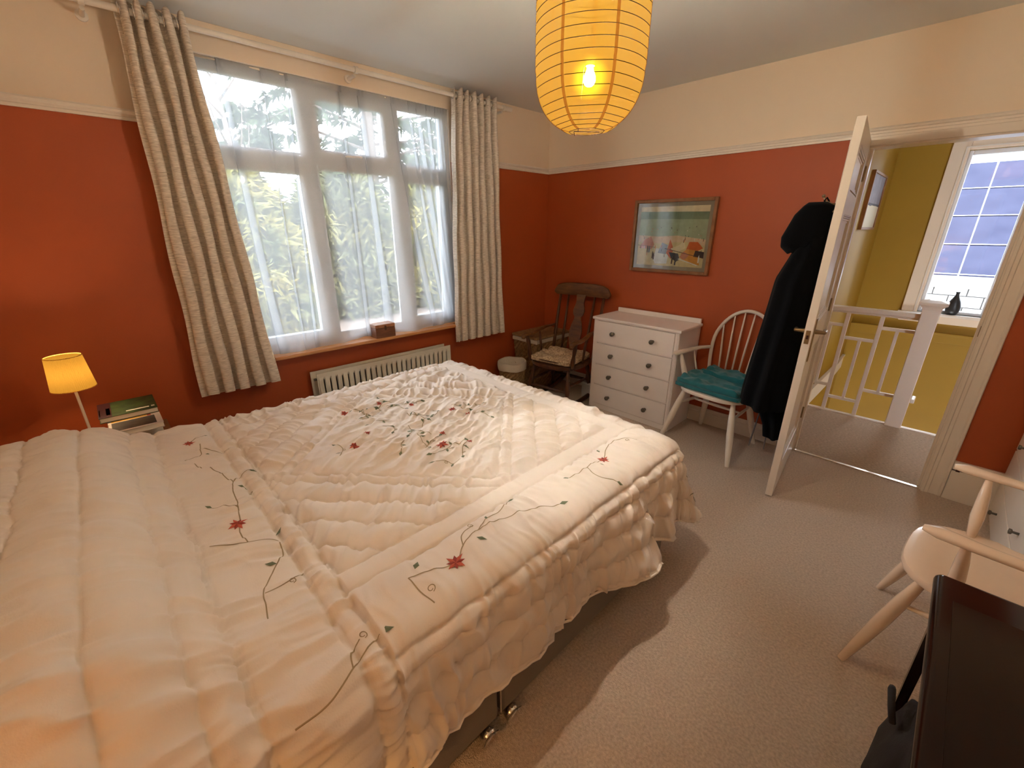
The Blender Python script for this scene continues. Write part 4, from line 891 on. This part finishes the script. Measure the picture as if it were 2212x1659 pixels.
wpart(hmp, 'lid', MB().box((.045, -.525, .526), (.375, -.035, .55)), M_wicker, bevel=.006)
bn = thing('wicker_bin', (.235, -.705, 0), 'round wicker waste bin with a pale cloth liner beside the bed foot', 'basket')
mb = MB(); n = 36; vs = []
for i in range(17):
    f = i/16
    for k in range(n):
        t = 2*PI*k/n; r = .098+.030*f+.003*(1 if (k+i) % 2 else -1); vs.append((.235+r*math.cos(t), -.705+r*math.sin(t), .33*f))
mb.add(vs, [(i*n+k, i*n+(k+1) % n, (i+1)*n+(k+1) % n, (i+1)*n+k) for i in range(16) for k in range(n)]+[tuple(range(n))[::-1]])
wpart(bn, 'basket', mb, M_wicker, solid=.003)
mb = MB(); vs = []; prof = [(.134, .27), (.138, .30), (.136, .335), (.128, .345), (.121, .335), (.115, .25), (.10, .10), (.0, .07)]
for r, z in prof:
    for k in range(n):
        t = 2*PI*k/n; q = r+(.002*math.sin(k*2.3)+.003*math.sin(k*1.1) if r > .05 else 0); vs.append((.235+q*math.cos(t), -.705+q*math.sin(t), z+(.004*math.sin(k*.9) if z > .26 else 0)))
mb.add(vs, [(i*n+k, i*n+(k+1) % n, (i+1)*n+(k+1) % n, (i+1)*n+k) for i in range(len(prof)-1) for k in range(n)])
wpart(bn, 'liner', mb, M_liner, smooth=True)

# ================================================================== CHEST OF DRAWERS
dr = thing('chest_of_drawers', (1.273, -.2, 0), 'white painted four-drawer chest with dark round knobs below the picture', 'chest of drawers')
DW = mat('white_eggshell_paint', srgb(246, 236, 230), .4, noise=.02, nscale=5, bump=.08, bscale=40, bdist=.003)
x0, x1, yf, yb = .898, 1.648, -.380, -.024
wpart(dr, 'side_panel', MB().box((x0, yf, 0), (x0+.018, yb, .79)), DW, bevel=.002); wpart(dr, 'side_panel', MB().box((x1-.018, yf, 0), (x1, yb, .79)), DW, bevel=.002)
wpart(dr, 'back_panel', MB().box((x0+.018, yb-.01, .05), (x1-.018, yb, .79)), DW)
wpart(dr, 'front_frame', MB().box((x0+.018, yf, 0), (x0+.041, yf+.02, .79)).box((x1-.034, yf, 0), (x1-.018, yf+.02, .79)).box((x0+.041, yf, .782), (x1-.034, yf+.02, .79)).box((x0+.041, yf, 0), (x1-.034, yf+.02, .044))
      .box((x0+.041, yf+.004, .590), (x1-.034, yf+.02, .598)).box((x0+.041, yf+.004, .405), (x1-.034, yf+.02, .413)).box((x0+.041, yf+.004, .221), (x1-.034, yf+.02, .229)), DW, bevel=.001)
wpart(dr, 'top', MB().box((x0-.012, yf-.014, .79), (x1+.012, yb, .812)), DW, bevel=.005)
wpart(dr, 'upstand', MB().box((x0+.01, yb-.018, .812), (x1-.0, yb, .848)), DW, bevel=.003)
wpart(dr, 'corner_bead', MB().tube([(x1-.006, yf-.003, 0), (x1-.006, yf-.003, .79)], .004, 6).tube([(x1-.016, yf-.002, 0), (x1-.016, yf-.002, .79)], .003, 6).tube([(x0+.006, yf-.002, 0), (x0+.006, yf-.002, .79)], .003, 6), DW)
for z0, z1, zk in ((.598, .780, .692), (.413, .5885, .504), (.229, .4035, .318), (.046, .2195, .130)):
    d_ = wpart(dr, 'drawer', MB().box((x0+.0435, yf-.006, z0+.002), (x1-.0365, yf+.26, z1)), DW, bevel=.0015)
    for xk in (1.096, 1.446):
        off(MB().lathe([(0, .0), (.012, 0), (.012, -.003), (.006, -.006), (.006, -.012), (.014, -.017), (.0185, -.025), (.017, -.034), (.010, -.040), (0, -.042)], (xk, yf-.006, zk), 20, axis='y', caps=False), dr.location).obj('knob', M_pewter, d_, smooth=True)
# ================================================================== PICTURE
pc = thing('framed_beach_print', (1.30, -.02, 1.44), 'wood framed beach scene print hanging above the chest of drawers', 'picture')
px0, px1, pz0, pz1 = .972, 1.632, 1.170, 1.716; fw_ = .024
wpart(pc, 'frame', MB().box((px0, -.032, pz0), (px0+fw_, -.004, pz1)).box((px1-fw_, -.032, pz0), (px1, -.004, pz1)).box((px0+fw_, -.032, pz0), (px1-fw_, -.004, pz0+fw_)).box((px0+fw_, -.032, pz1-fw_), (px1-fw_, -.004, pz1)), M_framewood, bevel=.003)
wpart(pc, 'mount', MB().box((px0+fw_, -.012, pz0+fw_), (px1-fw_, -.006, pz1-fw_)), mat('grey_green_mount', srgb(150, 140, 118), .8))
ax0, ax1, az0, az1 = px0+fw_+.030, px1-fw_-.030, pz0+fw_+.028, pz1-fw_-.028
AW, AH = ax1-ax0, az1-az0
def apoly(pts): return [(ax0+a*AW, az0+b*AH) for a, b in pts]
cols = [srgb(206, 190, 140), srgb(118, 138, 112), srgb(156, 172, 140), srgb(212, 186, 152), srgb(196, 96, 44), srgb(214, 150, 70), srgb(60, 56, 58), srgb(214, 214, 204), srgb(150, 156, 170), srgb(196, 130, 104), srgb(86, 60, 44), srgb(222, 208, 170)]
am = [mat('print_ink_%s' % n_, c, .8, noise=.10, nscale=26) for n_, c in zip(('sand', 'deepsea', 'shallows', 'wetsand', 'rust', 'ochre', 'charcoal', 'white', 'bluegrey', 'coral', 'umber', 'pale'), cols)]
A_ = MB(); lay = [-.0123]
def sh2(pts, mi):
    lay[0] -= .00004; A_.prism(apoly(pts), lay[0], -.012, 'y', mi)
A_.prism(apoly([(0, 0), (1, 0), (1, 1), (0, 1)]), -.0122, -.011, 'y', 0)
sh2([(0, .92), (1, .90), (1, 1), (0, 1)], 11); sh2([(0, .80), (1, .78), (1, .90), (0, .92)], 1); sh2([(0, .52), (.3, .5), (.6, .52), (1, .46), (1, .78), (0, .80)], 2)
sh2([(0, .40), (.35, .38), (.7, .42), (1, .36), (1, .46), (.6, .52), (.3, .5), (0, .52)], 3)
sh2([(.02, .30), (.10, .44), (.2, .50), (.26, .36), (.22, .28)], 9)
sh2([(.26, .12), (.30, .30), (.5, .26), (.48, .04), (.3, .03)], 7); sh2([(.33, .22), (.38, .40), (.47, .36), (.46, .20)], 8)
sh2([(.46, .22), (.50, .46), (.56, .30), (.54, .12)], 4); sh2([(.52, .30), (.64, .36), (.7, .44), (.74, .32), (.6, .22)], 11)
sh2([(.74, .26), (.78, .42), (.90, .42), (.98, .32), (.86, .24)], 4); sh2([(.68, .22), (.76, .30), (.90, .28), (.96, .04), (.84, .05), (.70, .12)], 5); sh2([(.66, .16), (.72, .26), (.80, .20), (.74, .12)], 9)
sh2([(.50, .24), (.64, .22), (.67, .12), (.62, .08), (.54, .14)], 6); sh2([(.64, .125), (.92, .03), (.94, .04), (.66, .14)], 7); sh2([(.86, .18), (1, .16), (1, .26), (.88, .28)], 6)
sh2([(.43, .295), (1, .155), (1, .165), (.43, .305)], 10); sh2([(0, .345), (.28, .31), (.28, .316), (0, .352)], 10)
rp = random.Random(9)
for k in range(46):
    a = rp.uniform(.02, .97); b = rp.uniform(.40, .66) if k < 32 else rp.uniform(.1, .34); hh = .018 if b > .45 else .05
    sh2([(a, b), (a+.008, b), (a+.006, b+hh), (a+.001, b+hh)], rp.choice((6, 9, 4, 10, 7)))
for a, b in ((.15, .22), (.18, .22), (.26, .10), (.24, .12), (.93, .08), (.60, .02), (.55, .04)): sh2([(a, b), (a+.016, b), (a+.020, b+.07), (a+.012, b+.13), (a+.002, b+.10)], rp.choice((6, 10, 7)))
wpart(pc, 'print', A_, am)
wpart(pc, 'glass', MB().box((px0+fw_, -.0185, pz0+fw_), (px1-fw_, -.017, pz1-fw_)), M_glass)

# ================================================================== DOOR (open into the room)
HA = math.atan2(-.745, .080)
dd = sroot('door_1', (2.418, -.004, .008), 'white panelled bedroom door standing open, seen almost edge-on'); dd.rotation_euler = (0, 0, HA)
LW, LT, LH = .752, .036, 1.958
D = MB(); cols_ = [0, .10, .652, LW]; rws = [0, .20, .86, 1.02, 1.56, 1.66, 1.88, LH]
D.box((0, -LT, 0), (.10, 0, LH)).box((LW-.10, -LT, 0), (LW, 0, LH))
for z0, z1 in ((0, .20), (.86, 1.02), (1.56, 1.66), (1.86, LH)): D.box((.10, -LT, z0), (LW-.10, 0, z1))
off(D, (0, 0, 0)).obj('stiles_and_rails', M_gloss, dd, bevel=.0015)
for z0, z1 in ((.20, .86), (1.02, 1.56), (1.66, 1.86)):
    MB().box((.10, -LT+.013, z0), (LW-.10, -.013, z1)).obj('door_panel', M_gloss, dd)
    for sgn_, yy in ((1, 0), (-1, -LT)):
        mb = MB()
        for k, (ins, dep, w) in enumerate(((0, .004, .006), (.010, .001, .005), (.019, .005, .006), (.029, .009, .008))):
            ya, yb2 = (yy-.013, yy-dep) if sgn_ > 0 else (yy+dep, yy+.013)
            a, b, c_, d2 = .10+ins, LW-.10-ins, z0+ins, z1-ins
            mb.box((a, ya, c_), (a+w, yb2, d2)).box((b-w, ya, c_), (b, yb2, d2)).box((a+w, ya, c_), (b-w, yb2, c_+w)).box((a+w, ya, d2-w), (b-w, yb2, d2))
        mb.obj('panel_moulding', M_gloss, dd)
lat = MB().box((LW, -LT+.008, .93), (LW+.0015, -.008, 1.0)); lat.obj('latch_plate', M_brass, dd)
MB().box((LW+.001, -LT+.013, .955), (LW+.002, -.013, .975)).obj('latch_bolt', M_plug, dd)
for s_, y in ((1, 0), (-1, -LT)):
    hh = MB().box((LW-.088, min(y, y+s_*.005), .825), (LW-.050, max(y, y+s_*.005), 1.055)).lathe([(.0, 0), (.013, 0), (.011, s_*.02), (.009, s_*.05), (0, s_*.052)], (LW-.069, y, .985), 12, axis='y', caps=False)
    hh.tube([(LW-.069, y+s_*.045, .985), (LW-.10, y+s_*.048, .985), (LW-.15, y+s_*.047, .982), (LW-.172, y+s_*.040, .978)], [.010, .009, .008, .009], 10)
    hh.obj('handle', M_brass, dd, smooth=True, angle=40)
for z in (.25, 1.0, 1.75): MB().lathe([(0, 0), (.006, 0), (.006, .08), (0, .08)], (-.002, .004, z), 10, caps=False).obj('hinge', M_brass, dd)
# hook rack on the room side of the door
hk = thing('brass_coat_hook', (2.448, -.60, 1.58), 'brass double coat hook fixed to the open door', 'hook')
def dface(y): return 2.418+.1074*(-y-.004)-LT*1.0 - .0008
wpart(hk, 'back_plate', MB().box((dface(-.60)-.007, -.618, 1.565), (dface(-.60)-.001, -.582, 1.655)), M_brass, bevel=.002)
xh = dface(-.60)
wpart(hk, 'upper_hook', MB().tube([(xh-.004, -.60, 1.615), (xh-.03, -.60, 1.618), (xh-.055, -.60, 1.632), (xh-.068, -.60, 1.652)], [.0045, .0045, .004, .004], 8).lathe([(0, -.008), (.007, -.005), (.008, 0), (.007, .005), (0, .008)], (xh-.069, -.60, 1.656), 10, caps=False), M_brass, smooth=True)
wpart(hk, 'lower_hook', MB().tube([(xh-.004, -.60, 1.590), (xh-.022, -.60, 1.578), (xh-.038, -.60, 1.580), (xh-.042, -.60, 1.597)], .004, 8), M_brass, smooth=True)
# dressing gown
rbk = thing('black_dressing_gown', (2.33, -.52, .25), 'black hooded dressing gown hanging from the hook on the door', 'robe')
def loft(levels, n=64, folds=7, fa=.010, seed=0):
    """levels: (z, xl, xr, yc, b)"""
    mb = MB(); r = random.Random(seed); ph = r.uniform(0, 6); G = []
    zs = np.linspace(levels[0][0], levels[-1][0], 42); L = np.array(levels); 
    order = np.argsort(L[:, 0]); L = L[order]
    for z in zs:
        xl, xr, yc, b = (np.interp(z, L[:, 0], L[:, i]) for i in (1, 2, 3, 4))
        fz = (levels[0][0]-z)/(levels[0][0]-levels[-1][0])
        row = []
        for k in range(n):
            t = 2*PI*k/n; f = 1+(.03+.16*fz)*math.sin(folds*t+ph+fz*1.5)*.5*(1 if math.cos(t) < .4 else .25) + .06*fz*math.sin(3*t+2*ph)
            cx, a = (xl+xr)/2, (xr-xl)/2
            ex_ = 2.6; c1, s1_ = math.cos(t), math.sin(t); q = (abs(c1)**ex_+abs(s1_)**ex_)**(-1/ex_)
            x = cx+a*q*c1*f; y = yc+b*q*s1_*f
            row.append((min(x, dface(y)-.004), y, z+.006*math.sin(5*t)*fz))
        G.append(row)
    vs = [p for r_ in G for p in r_]; m_ = len(G)
    mb.add(vs, [(i*n+k, i*n+(k+1) % n, (i+1)*n+(k+1) % n, (i+1)*n+k) for i in range(m_-1) for k in range(n)]+[tuple(range(n))[::-1], tuple((m_-1)*n+k for k in range(n))]); return mb
wpart(rbk, 'body', loft([(1.60, 2.36, 2.42, -.60, .03), (1.50, 2.31, 2.44, -.56, .09), (1.38, 2.285, 2.44, -.53, .13), (1.24, 2.232, 2.44, -.52, .16), (.97, 2.208, 2.44, -.50, .18), (.74, 2.188, 2.44, -.50, .19), (.57, 2.176, 2.44, -.50, .20), (.49, 2.176, 2.44, -.50, .20)], folds=8, seed=2), M_black, smooth=True, angle=60)
wpart(rbk, 'hood', loft([(1.628, 2.318, 2.40, -.60, .03), (1.612, 2.30, 2.43, -.59, .07), (1.57, 2.265, 2.43, -.56, .11), (1.46, 2.232, 2.43, -.55, .13), (1.41, 2.238, 2.40, -.54, .13), (1.378, 2.27, 2.36, -.54, .10)], folds=3, seed=3), M_black, smooth=True, angle=60)
wpart(rbk, 'skirt', loft([(.60, 2.25, 2.44, -.47, .16), (.44, 2.285, 2.44, -.47, .15), (.36, 2.32, 2.445, -.47, .13), (.285, 2.335, 2.45, -.47, .12)], folds=6, seed=4), M_black, smooth=True, angle=60)
wpart(rbk, 'hanging_loop', MB().tube([(2.395, -.60, 1.60), (2.385, -.606, 1.635), (2.392, -.60, 1.648), (2.402, -.594, 1.632), (2.40, -.60, 1.60)], .004, 6), M_black, smooth=True)
M_belt = mat('grey_belt_edge', srgb(92, 88, 90), .9)
wpart(rbk, 'belt_tie', MB().bar((2.285, -.50, .45), (2.262, -.505, .165), .006, .016, upv=(0, 1, 0)).bar((2.345, -.50, .32), (2.348, -.505, .17), .005, .012, upv=(0, 1, 0)), M_belt)

# ================================================================== RIGHT SIDE: white drawers, dark table, bag
cb = thing('built_in_drawers', (3.62, -.62, 0), 'tall white drawer unit with small metal knobs at the right wall', 'drawer unit')
wpart(cb, 'carcass', MB().box((3.402, -1.16, .0), (XR-.03, -.03, 1.15)), M_gloss, bevel=.006)
wpart(cb, 'top', MB().box((3.39, -1.172, 1.15), (XR-.03, -.025, 1.175)), M_gloss, bevel=.004)
for z0, z1 in ((.03, .22), (.228, .40), (.408, .60), (.608, .80), (.808, 1.0), (1.008, 1.14)):
    d_ = wpart(cb, 'drawer', MB().box((3.388, -1.145, z0), (3.402, -.045, z1)), M_gloss, bevel=.003)
    for yk in (-.30, -.84):
        off(MB().lathe([(0, 0), (.006, 0), (.005, -.018), (.012, -.022), (.012, -.030), (0, -.032)], (3.388, yk, (z0+z1)/2+.0), 12, axis='x', caps=False), cb.location).obj('knob', M_pewter, d_, smooth=True)
tb = thing('dark_polished_table', (3.4, -2.32, 0), 'dark glossy wooden table in the near right corner of the photo', 'table')
M_tbl = M_polish
def rtop(x0, x1, y0, y1, z0, h=.030):
    lv = [(-.006, 0)]+[(-.012+.015*math.sin(t*PI/10)+.0, h/2-h/2*math.cos(t*PI/10)) for t in range(1, 10)]+[(-.012, h)]
    rings = []; n = 0
    for o_, dz in lv:
        r = []
        for cx, cy, a0 in ((x1, y1, 0), (x0, y1, PI/2), (x0, y0, PI), (x1, y0, 1.5*PI)):
            sx, sy = (1 if cx == x1 else -1), (1 if cy == y1 else -1); q = .018
            for k in range(5): t = a0+k*PI/8; r.append((cx-sx*q+(q+o_)*math.cos(t), cy-sy*q+(q+o_)*math.sin(t), z0+dz))
        rings.append(r)
    n = 20; vs = [p for r in rings for p in r]
    return vs, [(i*n+k, i*n+(k+1) % n, (i+1)*n+(k+1) % n, (i+1)*n+k) for i in range(len(lv)-1) for k in range(n)]+[tuple(range(n))[::-1], tuple((len(lv)-1)*n+k for k in range(n))]
wpart(tb, 'table_top', MB().add(*rtop(3.103, 3.88, -2.72, -1.922, .622)), M_tbl, smooth=True, angle=40)
wpart(tb, 'inlaid_panel', MB().box((3.135, -2.69, .6515), (3.86, -2.03, .6535)), M_tbl, bevel=.0008)
for x, y in ((3.135, -1.975), (3.135, -2.68), (3.84, -1.975), (3.84, -2.68)): wpart(tb, 'leg', MB().tube([(x, y, .622), (x, y, .4), (x, y, 0)], [.018, .016, .012], 4, up=(1, 1, 0)), M_tbl)
for lo, hi in (((3.13, -1.99, .575), (3.845, -1.965, .622)), ((3.13, -2.69, .575), (3.845, -2.665, .622)), ((3.13, -2.665, .575), (3.15, -1.99, .622)), ((3.825, -2.665, .575), (3.845, -1.99, .622))): wpart(tb, 'apron', MB().box(lo, hi), M_tbl)
bg = thing('dark_cloth_bag', (3.17, -2.12, 0), 'dark cloth bag slumped against the leg of the dark table', 'bag')
mb = MB(); lv = [(0, .050, .13), (.05, .060, .14), (.14, .058, .135), (.20, .050, .12), (.25, .040, .10), (.285, .030, .075), (.30, .014, .05)]; n = 40; vs = []
for i, (z, a, b) in enumerate(lv):
    for k in range(n):
        t = 2*PI*k/n; f = 1+.10*math.sin(5*t+i*.6)+.06*math.sin(9*t-i); vs.append((3.165+a*math.cos(t)*f, -2.12+.006*i+b*math.sin(t)*f, max(0, z+(.022*math.sin(3*t+.6)+.010*math.sin(7*t) if i > 3 else .004*math.sin(3*t)))))
mb.add(vs, [(i*n+k, i*n+(k+1) % n, (i+1)*n+(k+1) % n, (i+1)*n+k) for i in range(len(lv)-1) for k in range(n)]+[tuple(range(n))[::-1], tuple((len(lv)-1)*n+k for k in range(n))])
wpart(bg, 'body', mb, M_bag, smooth=True)
wpart(bg, 'handle', MB().tube([(3.112, -2.02, .27), (3.103, -2.03, .315), (3.10, -2.055, .33), (3.108, -2.09, .31), (3.12, -2.10, .27)], .008, 8), M_bag, smooth=True)

# ================================================================== PAPER LANTERN
LX, LY, LR, ZB, ZTp = 1.985, -2.066, .166, 1.797, 2.385
pl = thing('paper_lantern', (LX, LY, H), 'lit amber rice paper lantern hanging from the ceiling, ribbed with thin wires', 'pendant lamp')
PH0 = math.radians(-81)
def lrad(z, t):
    if z > ZB+.165: r = LR*(1+.02*math.sin((z-ZB)*5)); flat_ = .25
    else:
        f = (z-ZB)/.165; r = .043+(LR-.043)*math.sqrt(max(0, 1-(1-f)**2.15)); flat_ = .25+.65*(1-f)**.7
    if z > ZTp-.06: r = .05+(LR-.05)*math.sqrt(max(0, (ZTp-z)/.06))
    a = ((t-PH0) % (2*PI/7))-PI/7; g = math.cos(PI/7)/math.cos(a)
    return r*((1-flat_)+flat_*(g/ .96))
nT = 98; zs = []
k = 0; z = ZB; ribs_z = []
rz_ = [ZB+.001, ZB+.008, ZB+.0175, ZB+.030, ZB+.047, ZB+.068, ZB+.092]
while rz_[-1]+.0274 < ZTp: rz_.append(rz_[-1]+.0274)
zz = []
for a, b in zip(rz_[:-1], rz_[1:]): zz += [a, a+(b-a)*.33, a+(b-a)*.67]
zz.append(rz_[-1])
vs = []
for z in zz:
    isr = min(abs(z-q) for q in rz_) < 1e-6
    for k in range(nT):
        t = 2*PI*k/nT; r = lrad(z, t)*(1.0 if isr else 1.006); vs.append((LX+r*math.cos(t), LY+r*math.sin(t), z))
wpart(pl, 'paper_shade', MB().add(vs, [(i*nT+k, i*nT+(k+1) % nT, (i+1)*nT+(k+1) % nT, (i+1)*nT+k) for i in range(len(zz)-1) for k in range(nT)]), M_lantern, smooth=True)
M_wire = mat('lantern_wire', srgb(44, 26, 10), .9, spec=.05)
for q in rz_: wpart(pl, 'rib', MB().tube([(LX+lrad(q, 2*PI*k/56)*1.004*math.cos(2*PI*k/56), LY+lrad(q, 2*PI*k/56)*1.004*math.sin(2*PI*k/56), q) for k in range(56)], .0009, 5, closed=True), M_wire)
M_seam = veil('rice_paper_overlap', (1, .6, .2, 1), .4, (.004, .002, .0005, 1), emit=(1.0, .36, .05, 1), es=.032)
for s_ in range(7):
    t0 = PH0+s_*2*PI/7; vs = []
    for z in zz:
        r = lrad(z, t0)*1.0075; w = .0048
        vs += [(LX+r*math.cos(t0-w/r), LY+r*math.sin(t0-w/r), z), (LX+r*math.cos(t0+w/r), LY+r*math.sin(t0+w/r), z)]
    wpart(pl, 'paper_seam', MB().add(vs, [(2*i, 2*i+1, 2*i+3, 2*i+2) for i in range(len(zz)-1)]), M_seam)
wpart(pl, 'bulb', MB().lathe([(0, 1.922), (.008, 1.923), (.015, 1.928), (.019, 1.938), (.019, 1.947), (.015, 1.958), (.011, 1.967), (.010, 1.976), (0, 1.976)], (LX, LY, 0), 20, caps=False), M_bulb, smooth=True)
M_halo = emis('bulb_halo_glow', (1.0, .84, .05, 1), .16); facing_falloff(M_halo, 3.0)  # see-through glow sphere added round the bulb, stands in for its yellow halo
_nt = M_halo.node_tree; _ad = _nt.nodes.new('ShaderNodeAddShader'); _tr = _nt.nodes.new('ShaderNodeBsdfTransparent')
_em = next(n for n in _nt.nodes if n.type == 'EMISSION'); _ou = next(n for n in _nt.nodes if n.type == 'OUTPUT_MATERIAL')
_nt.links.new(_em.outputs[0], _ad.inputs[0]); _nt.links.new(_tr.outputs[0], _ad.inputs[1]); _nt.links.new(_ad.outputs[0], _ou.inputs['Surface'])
wpart(pl, 'bulb_halo', MB().lathe([(.0625*math.sin(t*PI/20)+.0001, 1.945-.0625*math.cos(t*PI/20)) for t in range(21)], (LX, LY, 0), 32, caps=False), M_halo, smooth=True)
wpart(pl, 'lamp_holder', MB().lathe([(0, 1.977), (.013, 1.977), (.014, 1.995), (.014, 2.02), (.006, 2.03), (0, 2.03)], (LX, LY, 0), 14, caps=False), M_gloss)
wpart(pl, 'flex', MB().tube([(LX, LY, 2.03), (LX, LY, H)], .003, 6), M_gloss)
wpart(pl, 'ceiling_rose', MB().lathe([(0, H-.022), (.018, H-.022), (.032, H-.012), (.036, H), (0, H)], (LX, LY, 0), 20, caps=False), M_gloss, smooth=True, angle=40)
wpart(pl, 'inner_frame', MB().tube([(LX+.043*math.cos(a), LY+.043*math.sin(a), ZB+.001) for a in (-2.2, .9)], .0011, 6).tube([(LX+.043*math.cos(-2.2), LY+.043*math.sin(-2.2), ZB+.0), (LX+.04*math.cos(-2.2), LY+.04*math.sin(-2.2), ZB-.012)], .0011, 6).tube([(LX-.02, LY-.02, ZB), (LX-.015, LY-.01, 2.0)], .0012, 6), M_wire)

# ================================================================== BEDSIDE: table, lamp, books
def nightstand(x0, x1, y0, y1, h, label):
    c = thing('bedside_table', ((x0+x1)/2, (y0+y1)/2, 0), label, 'bedside table')
    wpart(c, 'top', MB().box((x0-.01, y0-.01, h-.022), (x1+.01, y1+.01, h)), M_framewood, bevel=.004)
    wpart(c, 'carcass', MB().box((x0, y0, .12), (x1, y1, h-.022)), M_framewood, bevel=.003)
    for x in (x0+.02, x1-.02):
        for y in (y0+.02, y1-.02): wpart(c, 'leg', MB().box((x-.016, y-.016, 0), (x+.016, y+.016, .12)), M_framewood)
    return c
nightstand(.06, .47, -3.72, -3.24, .50, 'wooden bedside table behind the bed under the small lamp')
nightstand(2.42, 2.84, -3.93, -3.60, .605, 'bedside table on the near side of the bed, out of view')
def blamp(x, y, z, label, rt=.061, rb=.0755, mb_=None, dz=0):
    c = thing('bedside_lamp', (x, y, z), label, 'table lamp')
    zb, zt = .222+dz, .368+dz; n = 140; vs = []
    for k in range(n):
        t = 2*PI*k/n; d = .0011 if k % 2 else -.0011
        vs += [((rb+d)*math.cos(t), (rb+d)*math.sin(t), zb), ((rt+d)*math.cos(t), (rt+d)*math.sin(t), zt)]
    MB().add(vs, [(2*k, 2*((k+1) % n), 2*((k+1) % n)+1, 2*k+1) for k in range(n)]).obj('lamp_shade', M_shade, c)
    for r, zz_ in ((rb, zb), (rt, zt)): MB().tube([(r*math.cos(2*PI*k/36), r*math.sin(2*PI*k/36), zz_) for k in range(36)], .0018, 6, closed=True).obj('shade_rim', mat('rim_gold', srgb(220, 160, 60), .7), c)
    MB().lathe([(0, 0), (.055, 0), (.055, .008), (.02, .014), (.0055, .02), (.0055, .24+dz), (0, .24+dz)], (0, 0, 0), 24, caps=False).obj('stand', M_gloss, c, smooth=True, angle=40)
    MB().lathe([(0, .24), (.013, .24), (.013, .265), (0, .265)], (0, 0, dz), 12, caps=False).obj('lamp_holder', M_gloss, c)
    MB().lathe([(0, .266), (.010, .266), (.020, .285), (.022, .30), (.018, .318), (0, .326)], (0, 0, dz), 16, caps=False).obj('bulb', mb_ or M_bulb2, c, smooth=True)
    return c
blamp(.30, -3.518, .50, 'small lit lamp with pleated amber shade on the bedside table by the window wall', dz=.105)
blamp(2.62, -3.77, .605, 'small lit lamp on the near bedside table, out of view', .08, .10, M_bulb4)
def book(x0, x1, y0, y1, z0, z1, rz, label, cover, extra):
    c = thing('book', ((x0+x1)/2, (y0+y1)/2, z0), label, 'book', rz, 'books stacked on the bedside table')
    w, d_, h = (x1-x0)/2, (y1-y0)/2, z1-z0
    MB().box((-w+.004, -d_+.004, .002), (w-.004, d_-.002, h-.002)).obj('pages', M_paper, c)
    MB().box((-w, -d_, 0), (w, d_, .002)).box((-w, -d_, h-.002), (w, d_, h)).box((-w, -d_, .002), (-w+.002, d_, h-.002)).obj('cover', cover, c)
    for nm, a, b, e, f, m_ in extra:
        MB().box((-w+2*w*a, -d_+2*d_*b, h), (-w+2*w*e, -d_+2*d_*f, h+.0004)).obj(nm, m_, c)
    return c
mg = mat('cover_leaf_green', srgb(26, 36, 16), .6, col2=srgb(56, 74, 30), nscale=30); mlt = mat('cover_pale', srgb(206, 190, 176), .6); mdk = mat('cover_dark', srgb(48, 38, 34), .5, col2=srgb(74, 66, 56), nscale=26); my = mat('cover_yellow', srgb(214, 160, 70), .6); mwh = mat('cover_white_print', srgb(216, 206, 190), .6); mmr = mat('cover_maroon', srgb(50, 20, 22), .5); mrd = mat('cover_red', srgb(170, 60, 40), .6)
book(.20, .455, -3.46, -3.268, .50, .565, 0, 'thick book lowest in the stack on the bedside table', mlt, [])
book(.19, .455, -3.455, -3.266, .566, .632, 0, 'thick pale book second from the bottom of the bedside stack', mlt, [])
book(.16, .54, -3.45, -3.262, .633, .658, 0, 'pale book with yellow strip and dark picture, under the green one', mlt, [('cover_picture', .66, .06, .96, .88, mdk), ('title_strip', .56, .06, .645, .74, my), ('title_block', .56, .745, .645, .82, mrd)])
book(.155, .385, -3.475, -3.262, .659, .684, 0, 'dark green book on top of the stack beside the lamp', mg, [('cover_band', .0, .0, 1, .22, mmr), ('sticker', .40, .13, .86, .20, mwh), ('sticker_dot', .5, .145, .72, .185, my), ('title_line', .80, .46, .86, .86, mwh), ('author_line', .45, .02, .9, .035, mwh), ('emblem', .78, .90, .86, .96, mwh)])
